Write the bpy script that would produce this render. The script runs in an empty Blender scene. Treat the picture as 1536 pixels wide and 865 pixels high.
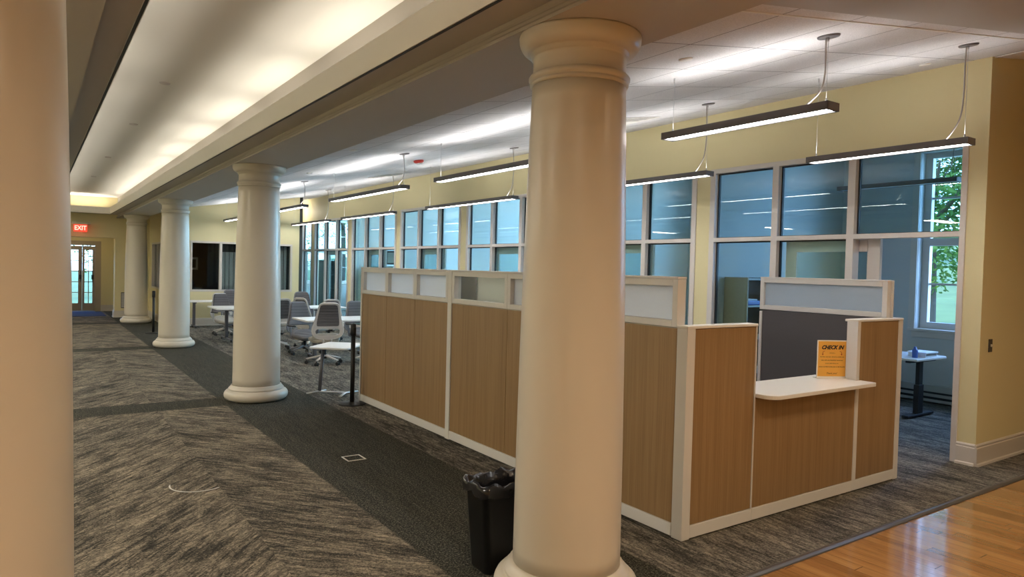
import bpy, bmesh, math, random
from mathutils import Vector, Matrix
random.seed(7)
SC = bpy.context.scene
COL = SC.collection
PI = math.pi

# ------------------------------------------------------------------ helpers
class MB:
    """collects shapes in one bmesh"""
    def __init__(s): s.bm = bmesh.new()
    def _merge(s, t):
        me = bpy.data.meshes.new('tmp'); t.to_mesh(me); t.free(); s.bm.from_mesh(me); bpy.data.meshes.remove(me)
        return s
    def box(s, x0, x1, y0, y1, z0, z1, bev=0.0, seg=2, mi=0, M=None):
        t = bmesh.new()
        bmesh.ops.create_cube(t, size=1.0)
        bmesh.ops.scale(t, vec=(abs(x1-x0), abs(y1-y0), abs(z1-z0)), verts=t.verts)
        bmesh.ops.translate(t, vec=((x0+x1)/2, (y0+y1)/2, (z0+z1)/2), verts=t.verts)
        if bev: bmesh.ops.bevel(t, geom=t.edges[:], offset=bev, segments=seg, profile=0.5, affect='EDGES')
        if M: bmesh.ops.transform(t, matrix=M, verts=t.verts)
        for f in t.faces: f.material_index = mi
        return s._merge(t)
    def lathe(s, prof, n=48, c=(0, 0, 0), smooth=True, mi=0, close=True, M=None):
        t = bmesh.new(); rings = []
        for r, z in prof:
            rings.append([t.verts.new((c[0]+r*math.cos(2*PI*i/n), c[1]+r*math.sin(2*PI*i/n), c[2]+z)) for i in range(n)])
        for a, b in zip(rings, rings[1:]):
            for i in range(n):
                f = t.faces.new((a[i], a[(i+1) % n], b[(i+1) % n], b[i])); f.smooth = smooth; f.material_index = mi
        if close:
            f = t.faces.new(list(reversed(rings[0]))); f.material_index = mi
            f = t.faces.new(rings[-1]); f.material_index = mi
        if M: bmesh.ops.transform(t, matrix=M, verts=t.verts)
        return s._merge(t)
    def cyl(s, p, q, r, n=16, r2=None, mi=0, smooth=True):
        p = Vector(p); q = Vector(q); d = q-p; L = d.length
        M = Matrix.Translation(p) @ d.to_track_quat('Z', 'Y').to_matrix().to_4x4()
        return s.lathe([(r, 0), (r if r2 is None else r2, L)], n, mi=mi, smooth=smooth, M=M)
    def tube(s, pts, r, n=8, closed=False, rb=None, up=(0, 0, 1), mi=0):
        """sweep an ellipse (r along 'side', rb along 'up-ish') through points; r may be a list"""
        P = [Vector(p) for p in pts]; N = len(P); t = bmesh.new(); rings = []
        up = Vector(up)
        for i in range(N):
            a = P[(i-1) % N] if (closed or i > 0) else P[i]
            b = P[(i+1) % N] if (closed or i < N-1) else P[i]
            d = (b-a).normalized()
            side = d.cross(up)
            if side.length < 1e-4: side = d.cross(Vector((0, 1, 0.01)))
            side.normalize(); u = side.cross(d).normalized()
            ra = r[i] if isinstance(r, (list, tuple)) else r
            rbb = (rb[i] if isinstance(rb, (list, tuple)) else rb) if rb else ra
            rings.append([t.verts.new(P[i]+side*(ra*math.cos(2*PI*k/n))+u*(rbb*math.sin(2*PI*k/n))) for k in range(n)])
        rng = range(N) if closed else range(N-1)
        for i in rng:
            a = rings[i]; b = rings[(i+1) % N]
            for k in range(n):
                f = t.faces.new((a[k], a[(k+1) % n], b[(k+1) % n], b[k])); f.smooth = True; f.material_index = mi
        if not closed:
            t.faces.new(list(reversed(rings[0]))).material_index = mi; t.faces.new(rings[-1]).material_index = mi
        bmesh.ops.recalc_face_normals(t, faces=t.faces[:])
        return s._merge(t)
    def prism(s, poly, z0, z1, mi=0, bev=0.0, M=None, seg=2):
        t = bmesh.new()
        lo = [t.verts.new((x, y, z0)) for x, y in poly]; hi = [t.verts.new((x, y, z1)) for x, y in poly]
        n = len(poly)
        for i in range(n): t.faces.new((lo[i], lo[(i+1) % n], hi[(i+1) % n], hi[i]))
        t.faces.new(list(reversed(lo))); t.faces.new(hi)
        bmesh.ops.recalc_face_normals(t, faces=t.faces[:])
        if bev:
            e = [e for e in t.edges if abs(e.verts[0].co.z-e.verts[1].co.z) < 1e-6]
            bmesh.ops.bevel(t, geom=e, offset=bev, segments=seg, profile=0.5, affect='EDGES')
        if M: bmesh.ops.transform(t, matrix=M, verts=t.verts)
        for f in t.faces: f.material_index = mi
        return s._merge(t)
    def quad(s, a, b, c, d, mi=0):
        f = s.bm.faces.new([s.bm.verts.new(p) for p in (a, b, c, d)]); f.material_index = mi; return s
    def hexa(s, lo, hi, mi=0):
        t = bmesh.new(); L = [t.verts.new(p) for p in lo]; H = [t.verts.new(p) for p in hi]; n = len(L)
        for i in range(n): t.faces.new((L[i], L[(i+1) % n], H[(i+1) % n], H[i]))
        t.faces.new(list(reversed(L))); t.faces.new(H)
        bmesh.ops.recalc_face_normals(t, faces=t.faces[:])
        for f in t.faces: f.material_index = mi
        return s._merge(t)
    def build(s, name, mats, parent=None, loc=None, rz=0):
        me = bpy.data.meshes.new(name); s.bm.to_mesh(me); s.bm.free()
        if not isinstance(mats, (list, tuple)): mats = [mats]
        for m in mats: me.materials.append(m)
        o = bpy.data.objects.new(name, me); COL.objects.link(o)
        if parent: o.parent = parent
        if loc: o.location = loc
        if rz: o.rotation_euler.z = rz
        return o

def tag(o, label, cat, group=None):
    o['label'] = label; o['category'] = cat
    if group: o['group'] = group
    return o
def thing(name, label, cat, loc=(0, 0, 0), rz=0, group=None):
    o = bpy.data.objects.new(name, None); COL.objects.link(o); o.empty_display_size = .2
    o.location = loc; o.rotation_euler.z = rz
    return tag(o, label, cat, group)
def struct(mb, name, m, parent=None):
    o = mb.build(name, m, parent)
    if parent is None: o['kind'] = 'structure'
    return o
def kids(o): return [c for c in bpy.data.objects if c.parent == o]
def dup(root, loc, rz, label, group=None, name=None):
    def cp(o, par):
        c = o.copy(); COL.objects.link(c); c.parent = par
        for k in list(o.children): cp(k, c)
        return c
    r = cp(root, None); r.location = loc; r.rotation_euler.z = rz; r['label'] = label
    if group: r['group'] = group
    return r

# ------------------------------------------------------------------ materials
def newmat(name):
    m = bpy.data.materials.new(name); m.use_nodes = True; nt = m.node_tree; nt.nodes.clear()
    out = nt.nodes.new('ShaderNodeOutputMaterial')
    return m, nt, out
def N(nt, t, **kw):
    n = nt.nodes.new(t)
    for k, v in kw.items():
        if k.startswith('i_'): n.inputs[k[2:].replace('_', ' ')].default_value = v
        else: setattr(n, k, v)
    return n
def principled(name, col, rough=.5, metal=0.0, bump=0.0, bscale=200, var=0.0, vscale=3, spec=.5, coat=0):
    m, nt, out = newmat(name); b = N(nt, 'ShaderNodeBsdfPrincipled')
    b.inputs['Base Color'].default_value = (*col, 1); b.inputs['Roughness'].default_value = rough
    b.inputs['Metallic'].default_value = metal; b.inputs['Specular IOR Level'].default_value = spec
    b.inputs['Coat Weight'].default_value = coat
    tc = N(nt, 'ShaderNodeTexCoord')
    if var:
        n = N(nt, 'ShaderNodeTexNoise'); n.inputs['Scale'].default_value = vscale; n.inputs['Detail'].default_value = 4
        nt.links.new(tc.outputs['Object'], n.inputs['Vector'])
        r = N(nt, 'ShaderNodeMapRange'); r.inputs['To Min'].default_value = 1-var; r.inputs['To Max'].default_value = 1+var
        nt.links.new(n.outputs['Fac'], r.inputs['Value'])
        mx = N(nt, 'ShaderNodeVectorMath', operation='SCALE'); mx.inputs[0].default_value = col
        nt.links.new(r.outputs['Result'], mx.inputs['Scale']); nt.links.new(mx.outputs['Vector'], b.inputs['Base Color'])
    if bump:
        n = N(nt, 'ShaderNodeTexNoise'); n.inputs['Scale'].default_value = bscale; n.inputs['Detail'].default_value = 3
        nt.links.new(tc.outputs['Object'], n.inputs['Vector'])
        bp = N(nt, 'ShaderNodeBump'); bp.inputs['Strength'].default_value = bump; bp.inputs['Distance'].default_value = .002
        nt.links.new(n.outputs['Fac'], bp.inputs['Height']); nt.links.new(bp.outputs['Normal'], b.inputs['Normal'])
    nt.links.new(b.outputs[0], out.inputs[0]); return m
def emission(name, col, st):
    m, nt, out = newmat(name); e = N(nt, 'ShaderNodeEmission')
    e.inputs[0].default_value = (*col, 1); e.inputs[1].default_value = st
    nt.links.new(e.outputs[0], out.inputs[0]); return m
def schlick(nt, f0):
    lw = N(nt, 'ShaderNodeLayerWeight'); lw.inputs[0].default_value = .5
    p = N(nt, 'ShaderNodeMath', operation='POWER'); nt.links.new(lw.outputs['Facing'], p.inputs[0]); p.inputs[1].default_value = 5
    q = N(nt, 'ShaderNodeMath', operation='MULTIPLY_ADD'); nt.links.new(p.outputs[0], q.inputs[0]); q.inputs[1].default_value = 1-f0; q.inputs[2].default_value = f0
    return q.outputs[0]
def glass(name, tint=(.86, .95, .95), ior=1.5):
    m, nt, out = newmat(name)
    t = N(nt, 'ShaderNodeBsdfTransparent'); t.inputs[0].default_value = (*tint, 1)
    g = N(nt, 'ShaderNodeBsdfGlossy'); g.inputs['Roughness'].default_value = 0.0
    mx = N(nt, 'ShaderNodeMixShader')
    nt.links.new(schlick(nt, .035), mx.inputs[0]); nt.links.new(t.outputs[0], mx.inputs[1]); nt.links.new(g.outputs[0], mx.inputs[2])
    nt.links.new(mx.outputs[0], out.inputs[0]); return m
def frosted(name, col):
    m, nt, out = newmat(name)
    d = N(nt, 'ShaderNodeBsdfDiffuse'); d.inputs[0].default_value = (*col, 1)
    t = N(nt, 'ShaderNodeBsdfTranslucent'); t.inputs[0].default_value = (*col, 1)
    a = N(nt, 'ShaderNodeMixShader'); a.inputs[0].default_value = .55
    g = N(nt, 'ShaderNodeBsdfGlossy'); g.inputs['Roughness'].default_value = .05
    f = None
    mx = N(nt, 'ShaderNodeMixShader')
    nt.links.new(d.outputs[0], a.inputs[1]); nt.links.new(t.outputs[0], a.inputs[2])
    nt.links.new(schlick(nt, .04), mx.inputs[0]); nt.links.new(a.outputs[0], mx.inputs[1]); nt.links.new(g.outputs[0], mx.inputs[2])
    nt.links.new(mx.outputs[0], out.inputs[0]); return m

class G:
    """tiny node-math builder"""
    def __init__(s, nt): s.nt = nt
    def m(s, op, a, b=0.0, c=None):
        n = s.nt.nodes.new('ShaderNodeMath'); n.operation = op
        for i, v in enumerate((a, b, c)):
            if v is None: continue
            if isinstance(v, (int, float)): n.inputs[i].default_value = v
            else: s.nt.links.new(v, n.inputs[i])
        return n.outputs[0]
    def step(s, v, e, w=.01):
        n = s.nt.nodes.new('ShaderNodeMapRange'); n.interpolation_type = 'SMOOTHSTEP'
        s.nt.links.new(v, n.inputs['Value']); n.inputs['From Min'].default_value = e-w; n.inputs['From Max'].default_value = e+w
        return n.outputs['Result']
    def band(s, v, a, b, w=.01): return s.m('SUBTRACT', s.step(v, a, w), s.step(v, b, w))
    def comb(s, x, y, z=0.0):
        n = s.nt.nodes.new('ShaderNodeCombineXYZ')
        for i, v in enumerate((x, y, z)):
            if isinstance(v, (int, float)): n.inputs[i].default_value = v
            else: s.nt.links.new(v, n.inputs[i])
        return n.outputs[0]
    def noise(s, vec, scale=1, detail=4, rough=.55, dist=0):
        n = s.nt.nodes.new('ShaderNodeTexNoise'); s.nt.links.new(vec, n.inputs['Vector'])
        n.inputs['Scale'].default_value = scale; n.inputs['Detail'].default_value = detail
        n.inputs['Roughness'].default_value = rough; n.inputs['Distortion'].default_value = dist
        return n.outputs['Fac']
    def mix(s, f, a, b):
        n = s.nt.nodes.new('ShaderNodeMix'); n.data_type = 'RGBA'
        for k, v in ((0, f), (6, a), (7, b)):
            if isinstance(v, tuple): n.inputs[k].default_value = (*v, 1)
            elif isinstance(v, (int, float)): n.inputs[k].default_value = v
            else: s.nt.links.new(v, n.inputs[k])
        return n.outputs[2]
    def ramp(s, v, stops):
        n = s.nt.nodes.new('ShaderNodeValToRGB'); s.nt.links.new(v, n.inputs[0]); e = n.color_ramp.elements
        while len(e) < len(stops): e.new(.5)
        for i, (p, c) in enumerate(stops): e[i].position = p; e[i].color = (*c, 1)
        return n.outputs[0]

COLY = [2.672+5.864*i for i in range(4)]

def mat_carpet():
    m, nt, out = newmat('carpet_tiles'); g = G(nt)
    tc = N(nt, 'ShaderNodeTexCoord'); sp = N(nt, 'ShaderNodeSeparateXYZ'); nt.links.new(tc.outputs['Object'], sp.inputs[0])
    X, Y = sp.outputs[0], sp.outputs[1]
    a = g.m('ABSOLUTE', g.m('SUBTRACT', X, 1.12)); side = g.m('SIGN', g.m('SUBTRACT', X, 1.12))
    t = g.m('ADD', g.m('MULTIPLY', a, .77), g.m('MULTIPLY', Y, .64))
    s_ = g.m('SUBTRACT', g.m('MULTIPLY', a, .64), g.m('MULTIPLY', Y, .77))
    plank = g.m('FLOOR', g.m('DIVIDE', t, .25)); off = g.m('MULTIPLY', plank, 3.7)
    v1 = g.comb(g.m('ADD', g.m('MULTIPLY', s_, 2.0), off), g.m('MULTIPLY', t, 19), g.m('MULTIPLY', side, 9.0))
    n1 = g.noise(v1, 1, 6, .66, 1.6)
    n2 = g.noise(g.comb(g.m('MULTIPLY', s_, 2.2), g.m('MULTIPLY', t, 4.5), side), 1, 3, .6, .4)
    # zone right of the dark band: streaks run along the hall
    v3 = g.comb(g.m('MULTIPLY', X, 19), g.m('MULTIPLY', Y, 2.2), g.m('FLOOR', g.m('MULTIPLY', X, 2.0)))
    n3 = g.noise(v3, 1, 6, .66, 1.6)
    n4 = g.noise(g.comb(g.m('MULTIPLY', X, 4), g.m('MULTIPLY', Y, 1.5), 0.0), 1, 3, .6, .5)
    fine = g.noise(tc.outputs['Object'], 95, 3, .75)
    mid = g.noise(tc.outputs['Object'], 45, 3, .65)
    vo = N(nt, 'ShaderNodeTexVoronoi', feature='DISTANCE_TO_EDGE'); vo.inputs['Scale'].default_value = 1
    wob = g.noise(tc.outputs['Object'], 14, 3, .6)
    nt.links.new(g.comb(g.m('ADD', g.m('MULTIPLY', s_, 10), g.m('MULTIPLY', wob, 2.2)), g.m('ADD', g.m('MULTIPLY', t, 34), g.m('MULTIPLY', wob, 3)), side), vo.inputs['Vector'])
    crack = g.m('SUBTRACT', 1.0, g.step(vo.outputs['Distance'], .10, .10))
    vo2 = N(nt, 'ShaderNodeTexVoronoi', feature='DISTANCE_TO_EDGE'); vo2.inputs['Scale'].default_value = 1
    nt.links.new(g.comb(g.m('ADD', g.m('MULTIPLY', X, 32), g.m('MULTIPLY', wob, 3)), g.m('ADD', g.m('MULTIPLY', Y, 9), g.m('MULTIPLY', wob, 2.2)), 1.0), vo2.inputs['Vector'])
    crack2 = g.m('SUBTRACT', 1.0, g.step(vo2.outputs['Distance'], .10, .10))
    def streak(a, b):
        v = g.m('ADD', g.m('MULTIPLY', a, .8), g.m('ADD', g.m('MULTIPLY', b, .42), g.m('ADD', g.m('MULTIPLY', fine, .62), g.m('MULTIPLY', mid, .34))))
        return v
    hall = g.ramp(g.m('MULTIPLY', streak(n1, n2), .459), [(.38, (.013, .013, .011)), (.455, (.045, .042, .034)), (.50, (.175, .148, .110)), (.58, (.37, .31, .225))])
    seat = g.ramp(g.m('MULTIPLY', streak(n3, n4), .459), [(.37, (.016, .016, .015)), (.45, (.050, .048, .042)), (.51, (.185, .165, .135)), (.62, (.38, .34, .27))])
    vd = g.m('ADD', g.m('MULTIPLY', fine, .72), g.m('ADD', g.m('MULTIPLY', mid, .18), g.m('MULTIPLY', n3, .12)))
    dark = g.ramp(vd, [(.44, (.012, .0125, .0105)), (.52, (.038, .038, .030)), (.60, (.15, .14, .105))])
    isdark = g.band(X, 1.82, 2.84, .012)
    for yc in COLY:
        b = g.m('MULTIPLY', g.band(Y, yc-.27, yc+.24, .012), g.m('SUBTRACT', 1.0, g.step(X, 1.9)))
        isdark = g.m('MAXIMUM', isdark, b)
    # everything nearer than the first column is the seating pattern
    right = g.step(X, 2.84, .01)
    hall = g.mix(g.m('MULTIPLY', crack, .55), hall, (.022, .021, .018)); seat = g.mix(g.m('MULTIPLY', crack2, .55), seat, (.022, .021, .018))
    c = g.mix(right, hall, seat); c = g.mix(isdark, c, dark)
    # carpet tile joints
    b = N(nt, 'ShaderNodeBsdfPrincipled'); b.inputs['Roughness'].default_value = .95; b.inputs['Specular IOR Level'].default_value = .15
    nt.links.new(c, b.inputs['Base Color'])
    bp = N(nt, 'ShaderNodeBump'); bp.inputs['Strength'].default_value = .5; bp.inputs['Distance'].default_value = .006
    nt.links.new(fine, bp.inputs['Height']); nt.links.new(bp.outputs[0], b.inputs['Normal'])
    nt.links.new(b.outputs[0], out.inputs[0]); return m

def mat_woodfloor():
    m, nt, out = newmat('oak_floor'); g = G(nt)
    tc = N(nt, 'ShaderNodeTexCoord'); sp = N(nt, 'ShaderNodeSeparateXYZ'); nt.links.new(tc.outputs['Object'], sp.inputs[0])
    X, Y = sp.outputs[0], sp.outputs[1]
    w = .082
    ix = g.m('FLOOR', g.m('DIVIDE', X, w)); fx = g.m('FRACT', g.m('DIVIDE', X, w))
    wn = N(nt, 'ShaderNodeTexWhiteNoise', noise_dimensions='1D'); nt.links.new(ix, wn.inputs['W'])
    yy = g.m('ADD', g.m('DIVIDE', Y, 1.1), g.m('MULTIPLY', wn.outputs['Value'], 7)); iy = g.m('FLOOR', yy); fy = g.m('FRACT', yy)
    w2 = N(nt, 'ShaderNodeTexWhiteNoise', noise_dimensions='2D'); nt.links.new(g.comb(ix, iy), w2.inputs['Vector'])
    grain = g.noise(g.comb(g.m('MULTIPLY', X, 45), g.m('MULTIPLY', Y, 2.5), g.m('MULTIPLY', w2.outputs['Value'], 30)), 1, 5, .6, 1.2)
    v = g.m('ADD', g.m('MULTIPLY', grain, .65), g.m('MULTIPLY', w2.outputs['Value'], .35))
    c = g.ramp(v, [(.2, (.20, .085, .027)), (.5, (.36, .175, .060)), (.8, (.50, .27, .105))])
    gap = g.m('MAXIMUM', g.m('SUBTRACT', 1.0, g.step(fx, .018, .014)), g.m('SUBTRACT', 1.0, g.step(fy, .003, .002)))
    c = g.mix(gap, c, (.05, .02, .008))
    b = N(nt, 'ShaderNodeBsdfPrincipled'); nt.links.new(c, b.inputs['Base Color']); b.inputs['Coat Weight'].default_value = .7; b.inputs['Coat Roughness'].default_value = .07
    wav = g.noise(tc.outputs['Object'], 6, 3, .5)
    rr = N(nt, 'ShaderNodeMapRange'); nt.links.new(wav, rr.inputs['Value']); rr.inputs['To Min'].default_value = .06; rr.inputs['To Max'].default_value = .17
    nt.links.new(rr.outputs[0], b.inputs['Roughness'])
    bp = N(nt, 'ShaderNodeBump'); bp.inputs['Strength'].default_value = .12; bp.inputs['Distance'].default_value = .004
    nt.links.new(g.m('SUBTRACT', g.m('MULTIPLY', wav, .35), gap), bp.inputs['Height']); nt.links.new(bp.outputs[0], b.inputs['Normal'])
    nt.links.new(b.outputs[0], out.inputs[0]); return m

def mat_panelwood():
    m, nt, out = newmat('oak_laminate'); g = G(nt)
    tc = N(nt, 'ShaderNodeTexCoord'); sp = N(nt, 'ShaderNodeSeparateXYZ'); nt.links.new(tc.outputs['Object'], sp.inputs[0])
    h = g.m('ADD', sp.outputs[0], g.m('MULTIPLY', sp.outputs[1], 1.13))
    n1 = g.noise(g.comb(g.m('MULTIPLY', h, 130), g.m('MULTIPLY', sp.outputs[2], 1.6), 0.0), 1, 4, .6, .4)
    n2 = g.noise(g.comb(g.m('MULTIPLY', h, 18), g.m('MULTIPLY', sp.outputs[2], .5), 3.0), 1, 3, .5, .3)
    v = g.m('ADD', g.m('MULTIPLY', n1, .55), g.m('MULTIPLY', n2, .45))
    c = g.ramp(v, [(.3, (.225, .132, .058)), (.5, (.30, .184, .085)), (.72, (.385, .25, .125))])
    b = N(nt, 'ShaderNodeBsdfPrincipled'); b.inputs['Roughness'].default_value = .42; nt.links.new(c, b.inputs['Base Color'])
    nt.links.new(b.outputs[0], out.inputs[0]); return m

def mat_tiles(name, col, px, py, jx, jy, jc, rough_bump=.6):
    m, nt, out = newmat(name); g = G(nt)
    tc = N(nt, 'ShaderNodeTexCoord'); sp = N(nt, 'ShaderNodeSeparateXYZ'); nt.links.new(tc.outputs['Object'], sp.inputs[0])
    def joint(v, o, p, w):
        f = g.m('FRACT', g.m('DIVIDE', g.m('SUBTRACT', v, o), p))
        d = g.m('MINIMUM', f, g.m('SUBTRACT', 1.0, f))
        return g.m('SUBTRACT', 1.0, g.step(d, w/p, .3*w/p))
    j = g.m('MAXIMUM', joint(sp.outputs[0], px, jx, .0045), joint(sp.outputs[1], py, jy, .0045))
    fine = g.noise(tc.outputs['Object'], 120, 3, .7)
    c0 = g.ramp(fine, [(.35, tuple(.80*x for x in col)), (.6, col)])
    c = g.mix(j, c0, jc)
    b = N(nt, 'ShaderNodeBsdfPrincipled'); b.inputs['Roughness'].default_value = .9; b.inputs['Specular IOR Level'].default_value = .2
    nt.links.new(c, b.inputs['Base Color'])
    bp = N(nt, 'ShaderNodeBump'); bp.inputs['Strength'].default_value = rough_bump; bp.inputs['Distance'].default_value = .004
    nt.links.new(g.m('SUBTRACT', fine, g.m('MULTIPLY', j, 2.0)), bp.inputs['Height']); nt.links.new(bp.outputs[0], b.inputs['Normal'])
    nt.links.new(b.outputs[0], out.inputs[0]); return m

def mat_leaf(name, c0, c1):
    m, nt, out = newmat(name); g = G(nt)
    tc = N(nt, 'ShaderNodeTexCoord'); n = g.noise(tc.outputs['Object'], 1.3, 3)
    c = g.ramp(n, [(.35, c0), (.65, c1)])
    d = N(nt, 'ShaderNodeBsdfDiffuse'); t = N(nt, 'ShaderNodeBsdfTranslucent'); mx = N(nt, 'ShaderNodeMixShader'); mx.inputs[0].default_value = .4
    nt.links.new(c, d.inputs[0]); nt.links.new(c, t.inputs[0]); nt.links.new(d.outputs[0], mx.inputs[1]); nt.links.new(t.outputs[0], mx.inputs[2])
    nt.links.new(mx.outputs[0], out.inputs[0]); return m

M = dict(
    carpet=mat_carpet(), oak=mat_woodfloor(), panel=mat_panelwood(),
    tiles=mat_tiles('acoustic_tile', (.78, .765, .77), 2.54, 2.2, .61, .6, (.22, .21, .21)),
    office_tiles=mat_tiles('office_ceiling_tile', (.72, .72, .72), 7.2, 2.9, 1.2, .6, (.12, .12, .12)),
    yellow=principled('yellow_wall_paint', (.70, .62, .36), .6, bump=.15, bscale=350),
    officewall=principled('office_wall_paint', (.52, .53, .52), .6, bump=.1),
    trim=principled('greige_trim_paint', (.60, .555, .50), .35),
    frame=principled('glazing_frame_paint', (.62, .575, .54), .4),
    gasket=principled('black_glazing_gasket', (.012, .012, .014), .5),
    column=principled('ivory_column_paint', (.60, .555, .475), .32, var=.015, vscale=5),
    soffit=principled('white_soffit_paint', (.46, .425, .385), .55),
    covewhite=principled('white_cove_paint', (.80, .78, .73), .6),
    coveyellow=principled('cove_yellow_paint', (.74, .64, .36), .6),
    pframe=principled('partition_frame_paint', (.68, .665, .645), .4),
    white_top=principled('white_laminate', (.78, .76, .72), .3),
    grayfab=principled('grey_panel_fabric', (.105, .098, .105), .9, bump=.6, bscale=600, var=.08, vscale=150),
    frost=frosted('frosted_panel_glass', (.82, .86, .90)),
    frostdaylit=frosted('daylit_frosted_glass', (.74, .85, .96)),  # blue of the office window light put into the glass colour
    clear=glass('clear_panel_glass', (.92, .95, .95)),
    pane=glass('office_glass', (.78, .89, .89)),
    winpane=glass('window_glass', (.95, .98, .98)),
    darkpane=glass('tinted_room_glass', (.75, .8, .8)),
    fixture=principled('pendant_housing_grey', (.13, .12, .125), .45),
    diffuser=emission('pendant_diffuser', (1.0, .985, .96), 12.0),
    uplens=emission('pendant_uplight_lens', (1.0, .975, .95), 8.0),
    cable=principled('grey_cord', (.36, .33, .31), .5),
    steel=principled('brushed_steel', (.55, .55, .56), .35, metal=.9),
    chrome=principled('chrome', (.8, .8, .8), .12, metal=1),
    black=principled('black_plastic', (.012, .012, .013), .45),
    blackmetal=principled('black_metal', (.009, .0085, .0085), .5),
    bin=principled('black_bin_plastic', (.006, .006, .0065), .38),
    liner=principled('black_bin_liner', (.010, .010, .012), .18, bump=.9, bscale=40),
    red=principled('red_strobe_housing', (.55, .03, .02), .4),
    clearlens=principled('strobe_lens', (.8, .8, .8), .15),
    chairgrey=principled('chair_grey_knit', (.155, .150, .158), .85, bump=.5, bscale=500),
    chairdark=principled('chair_dark_rib', (.045, .043, .048), .85),
    chairframe=principled('chair_light_plastic', (.60, .575, .55), .4),
    chairframe2=principled('chair_grey_plastic', (.21, .21, .235), .45),
    seatpale=principled('chair_pale_seat_fabric', (.40, .38, .335), .8, bump=.4, bscale=500),
    cream=principled('chair_seat_underside', (.50, .46, .38), .6),
    tabletop=principled('white_table_laminate', (.80, .79, .77), .3),
    greymetal=principled('grey_table_metal', (.13, .13, .145), .4, metal=.4),
    orange=principled('orange_paper', (.80, .40, .06), .6, var=.06, vscale=12),
    ink=principled('black_ink', (.012, .010, .010), .7),
    inkfaded=principled('brown_ink', (.13, .05, .015), .7),
    redink=principled('red_ink', (.34, .03, .02), .7),
    acrylic=principled('clear_acrylic_edge', (.82, .78, .70), .15),
    exitred=emission('exit_red_glow', (1.0, .07, .035), .62),
    exitletter=emission('exit_letter_glow', (1.0, .50, .38), .75),
    beige=principled('beige_plastic', (.58, .52, .38), .5),
    bluemat=principled('blue_entry_mat', (.014, .022, .085), .9, bump=.5),
    doorwood=principled('tan_door_paint', (.40, .335, .26), .45),
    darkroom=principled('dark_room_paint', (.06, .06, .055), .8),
    blind=principled('vertical_blind_fabric', (.50, .52, .52), .7),
    grass=principled('lawn_grass', (.115, .175, .045), .9, var=.35, vscale=.8),
    bark=principled('tree_bark', (.10, .075, .05), .9, bump=.8, bscale=20),
    leafa=mat_leaf('leaf_green', (.05, .12, .025), (.15, .27, .06)),
    leafb=mat_leaf('leaf_yellow_green', (.10, .19, .035), (.26, .36, .09)),
    strip=principled('grey_reducer_strip', (.085, .078, .072), .35),
    marker=principled('pale_carpet_trim_ring', (.62, .60, .54), .5),
    heater=principled('heater_enamel', (.42, .43, .42), .5),
    paper=principled('white_paper', (.8, .8, .8), .6),
    bluepl=principled('blue_plastic', (.06, .13, .45), .4),
    screen=emission('monitor_picture', (.16, .38, 1.0), .55),
    cabwood=principled('pale_oak_cabinet', (.36, .27, .17), .5, var=.12, vscale=30),
    booka=principled('book_cloth_dark', (.05, .05, .08), .7), bookb=principled('book_cloth_pale', (.5, .5, .52), .7),
    roof=principled('roof_slab', (.3, .3, .3), .9),
    switch=principled('dark_switch_plate', (.06, .05, .04), .4),
)

# ------------------------------------------------------------------ dimensions
XR = 6.80          # office glazing wall
YE = 18.9          # end wall of the seating zone
YH = 22.2          # end wall of the hall
YX = 25.0          # back wall of the exit passage
XO = 9.80          # outer wall
ZB = 2.758         # underside of the colonnade beam
def zt(x): return 2.85+.164*(x-2.52)     # sloping tile ceiling
PIERS = [5.75+2.89*k for k in range(7)]

# ------------------------------------------------------------------ floors
struct(MB().box(-3.2, XO+.3, 2.307, 26.2, -.12, 0), 'floor', M['carpet'])
struct(MB().box(-3.2, XO+.3, -5.2, 2.307, -.12, -.002), 'floor_wood', M['oak'])
tr = MB().prism([(-.004, 0), (.05, 0), (.046, .007), (.03, .012), (.016, .012), (0, .006)], -3.2, 6.9,
                M=Matrix(((0, 0, 1, 0), (1, 0, 0, 2.275), (0, 1, 0, 0), (0, 0, 0, 1))))
struct(tr, 'trim_1', M['strip'])

# ------------------------------------------------------------------ ceilings
# sloping acoustic ceiling over the seating zone
y0, y1 = 2.19, 24.1
struct(MB().hexa([(2.52, y0, zt(2.52)), (XR+.05, y0, zt(XR+.05)), (XR+.05, y1, zt(XR+.05)), (2.52, y1, zt(2.52))],
                 [(2.52, y0, zt(2.52)+.05), (XR+.05, y0, zt(XR+.05)+.05), (XR+.05, y1, zt(XR+.05)+.05), (2.52, y1, zt(2.52)+.05)]), 'ceiling', M['tiles'])
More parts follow.
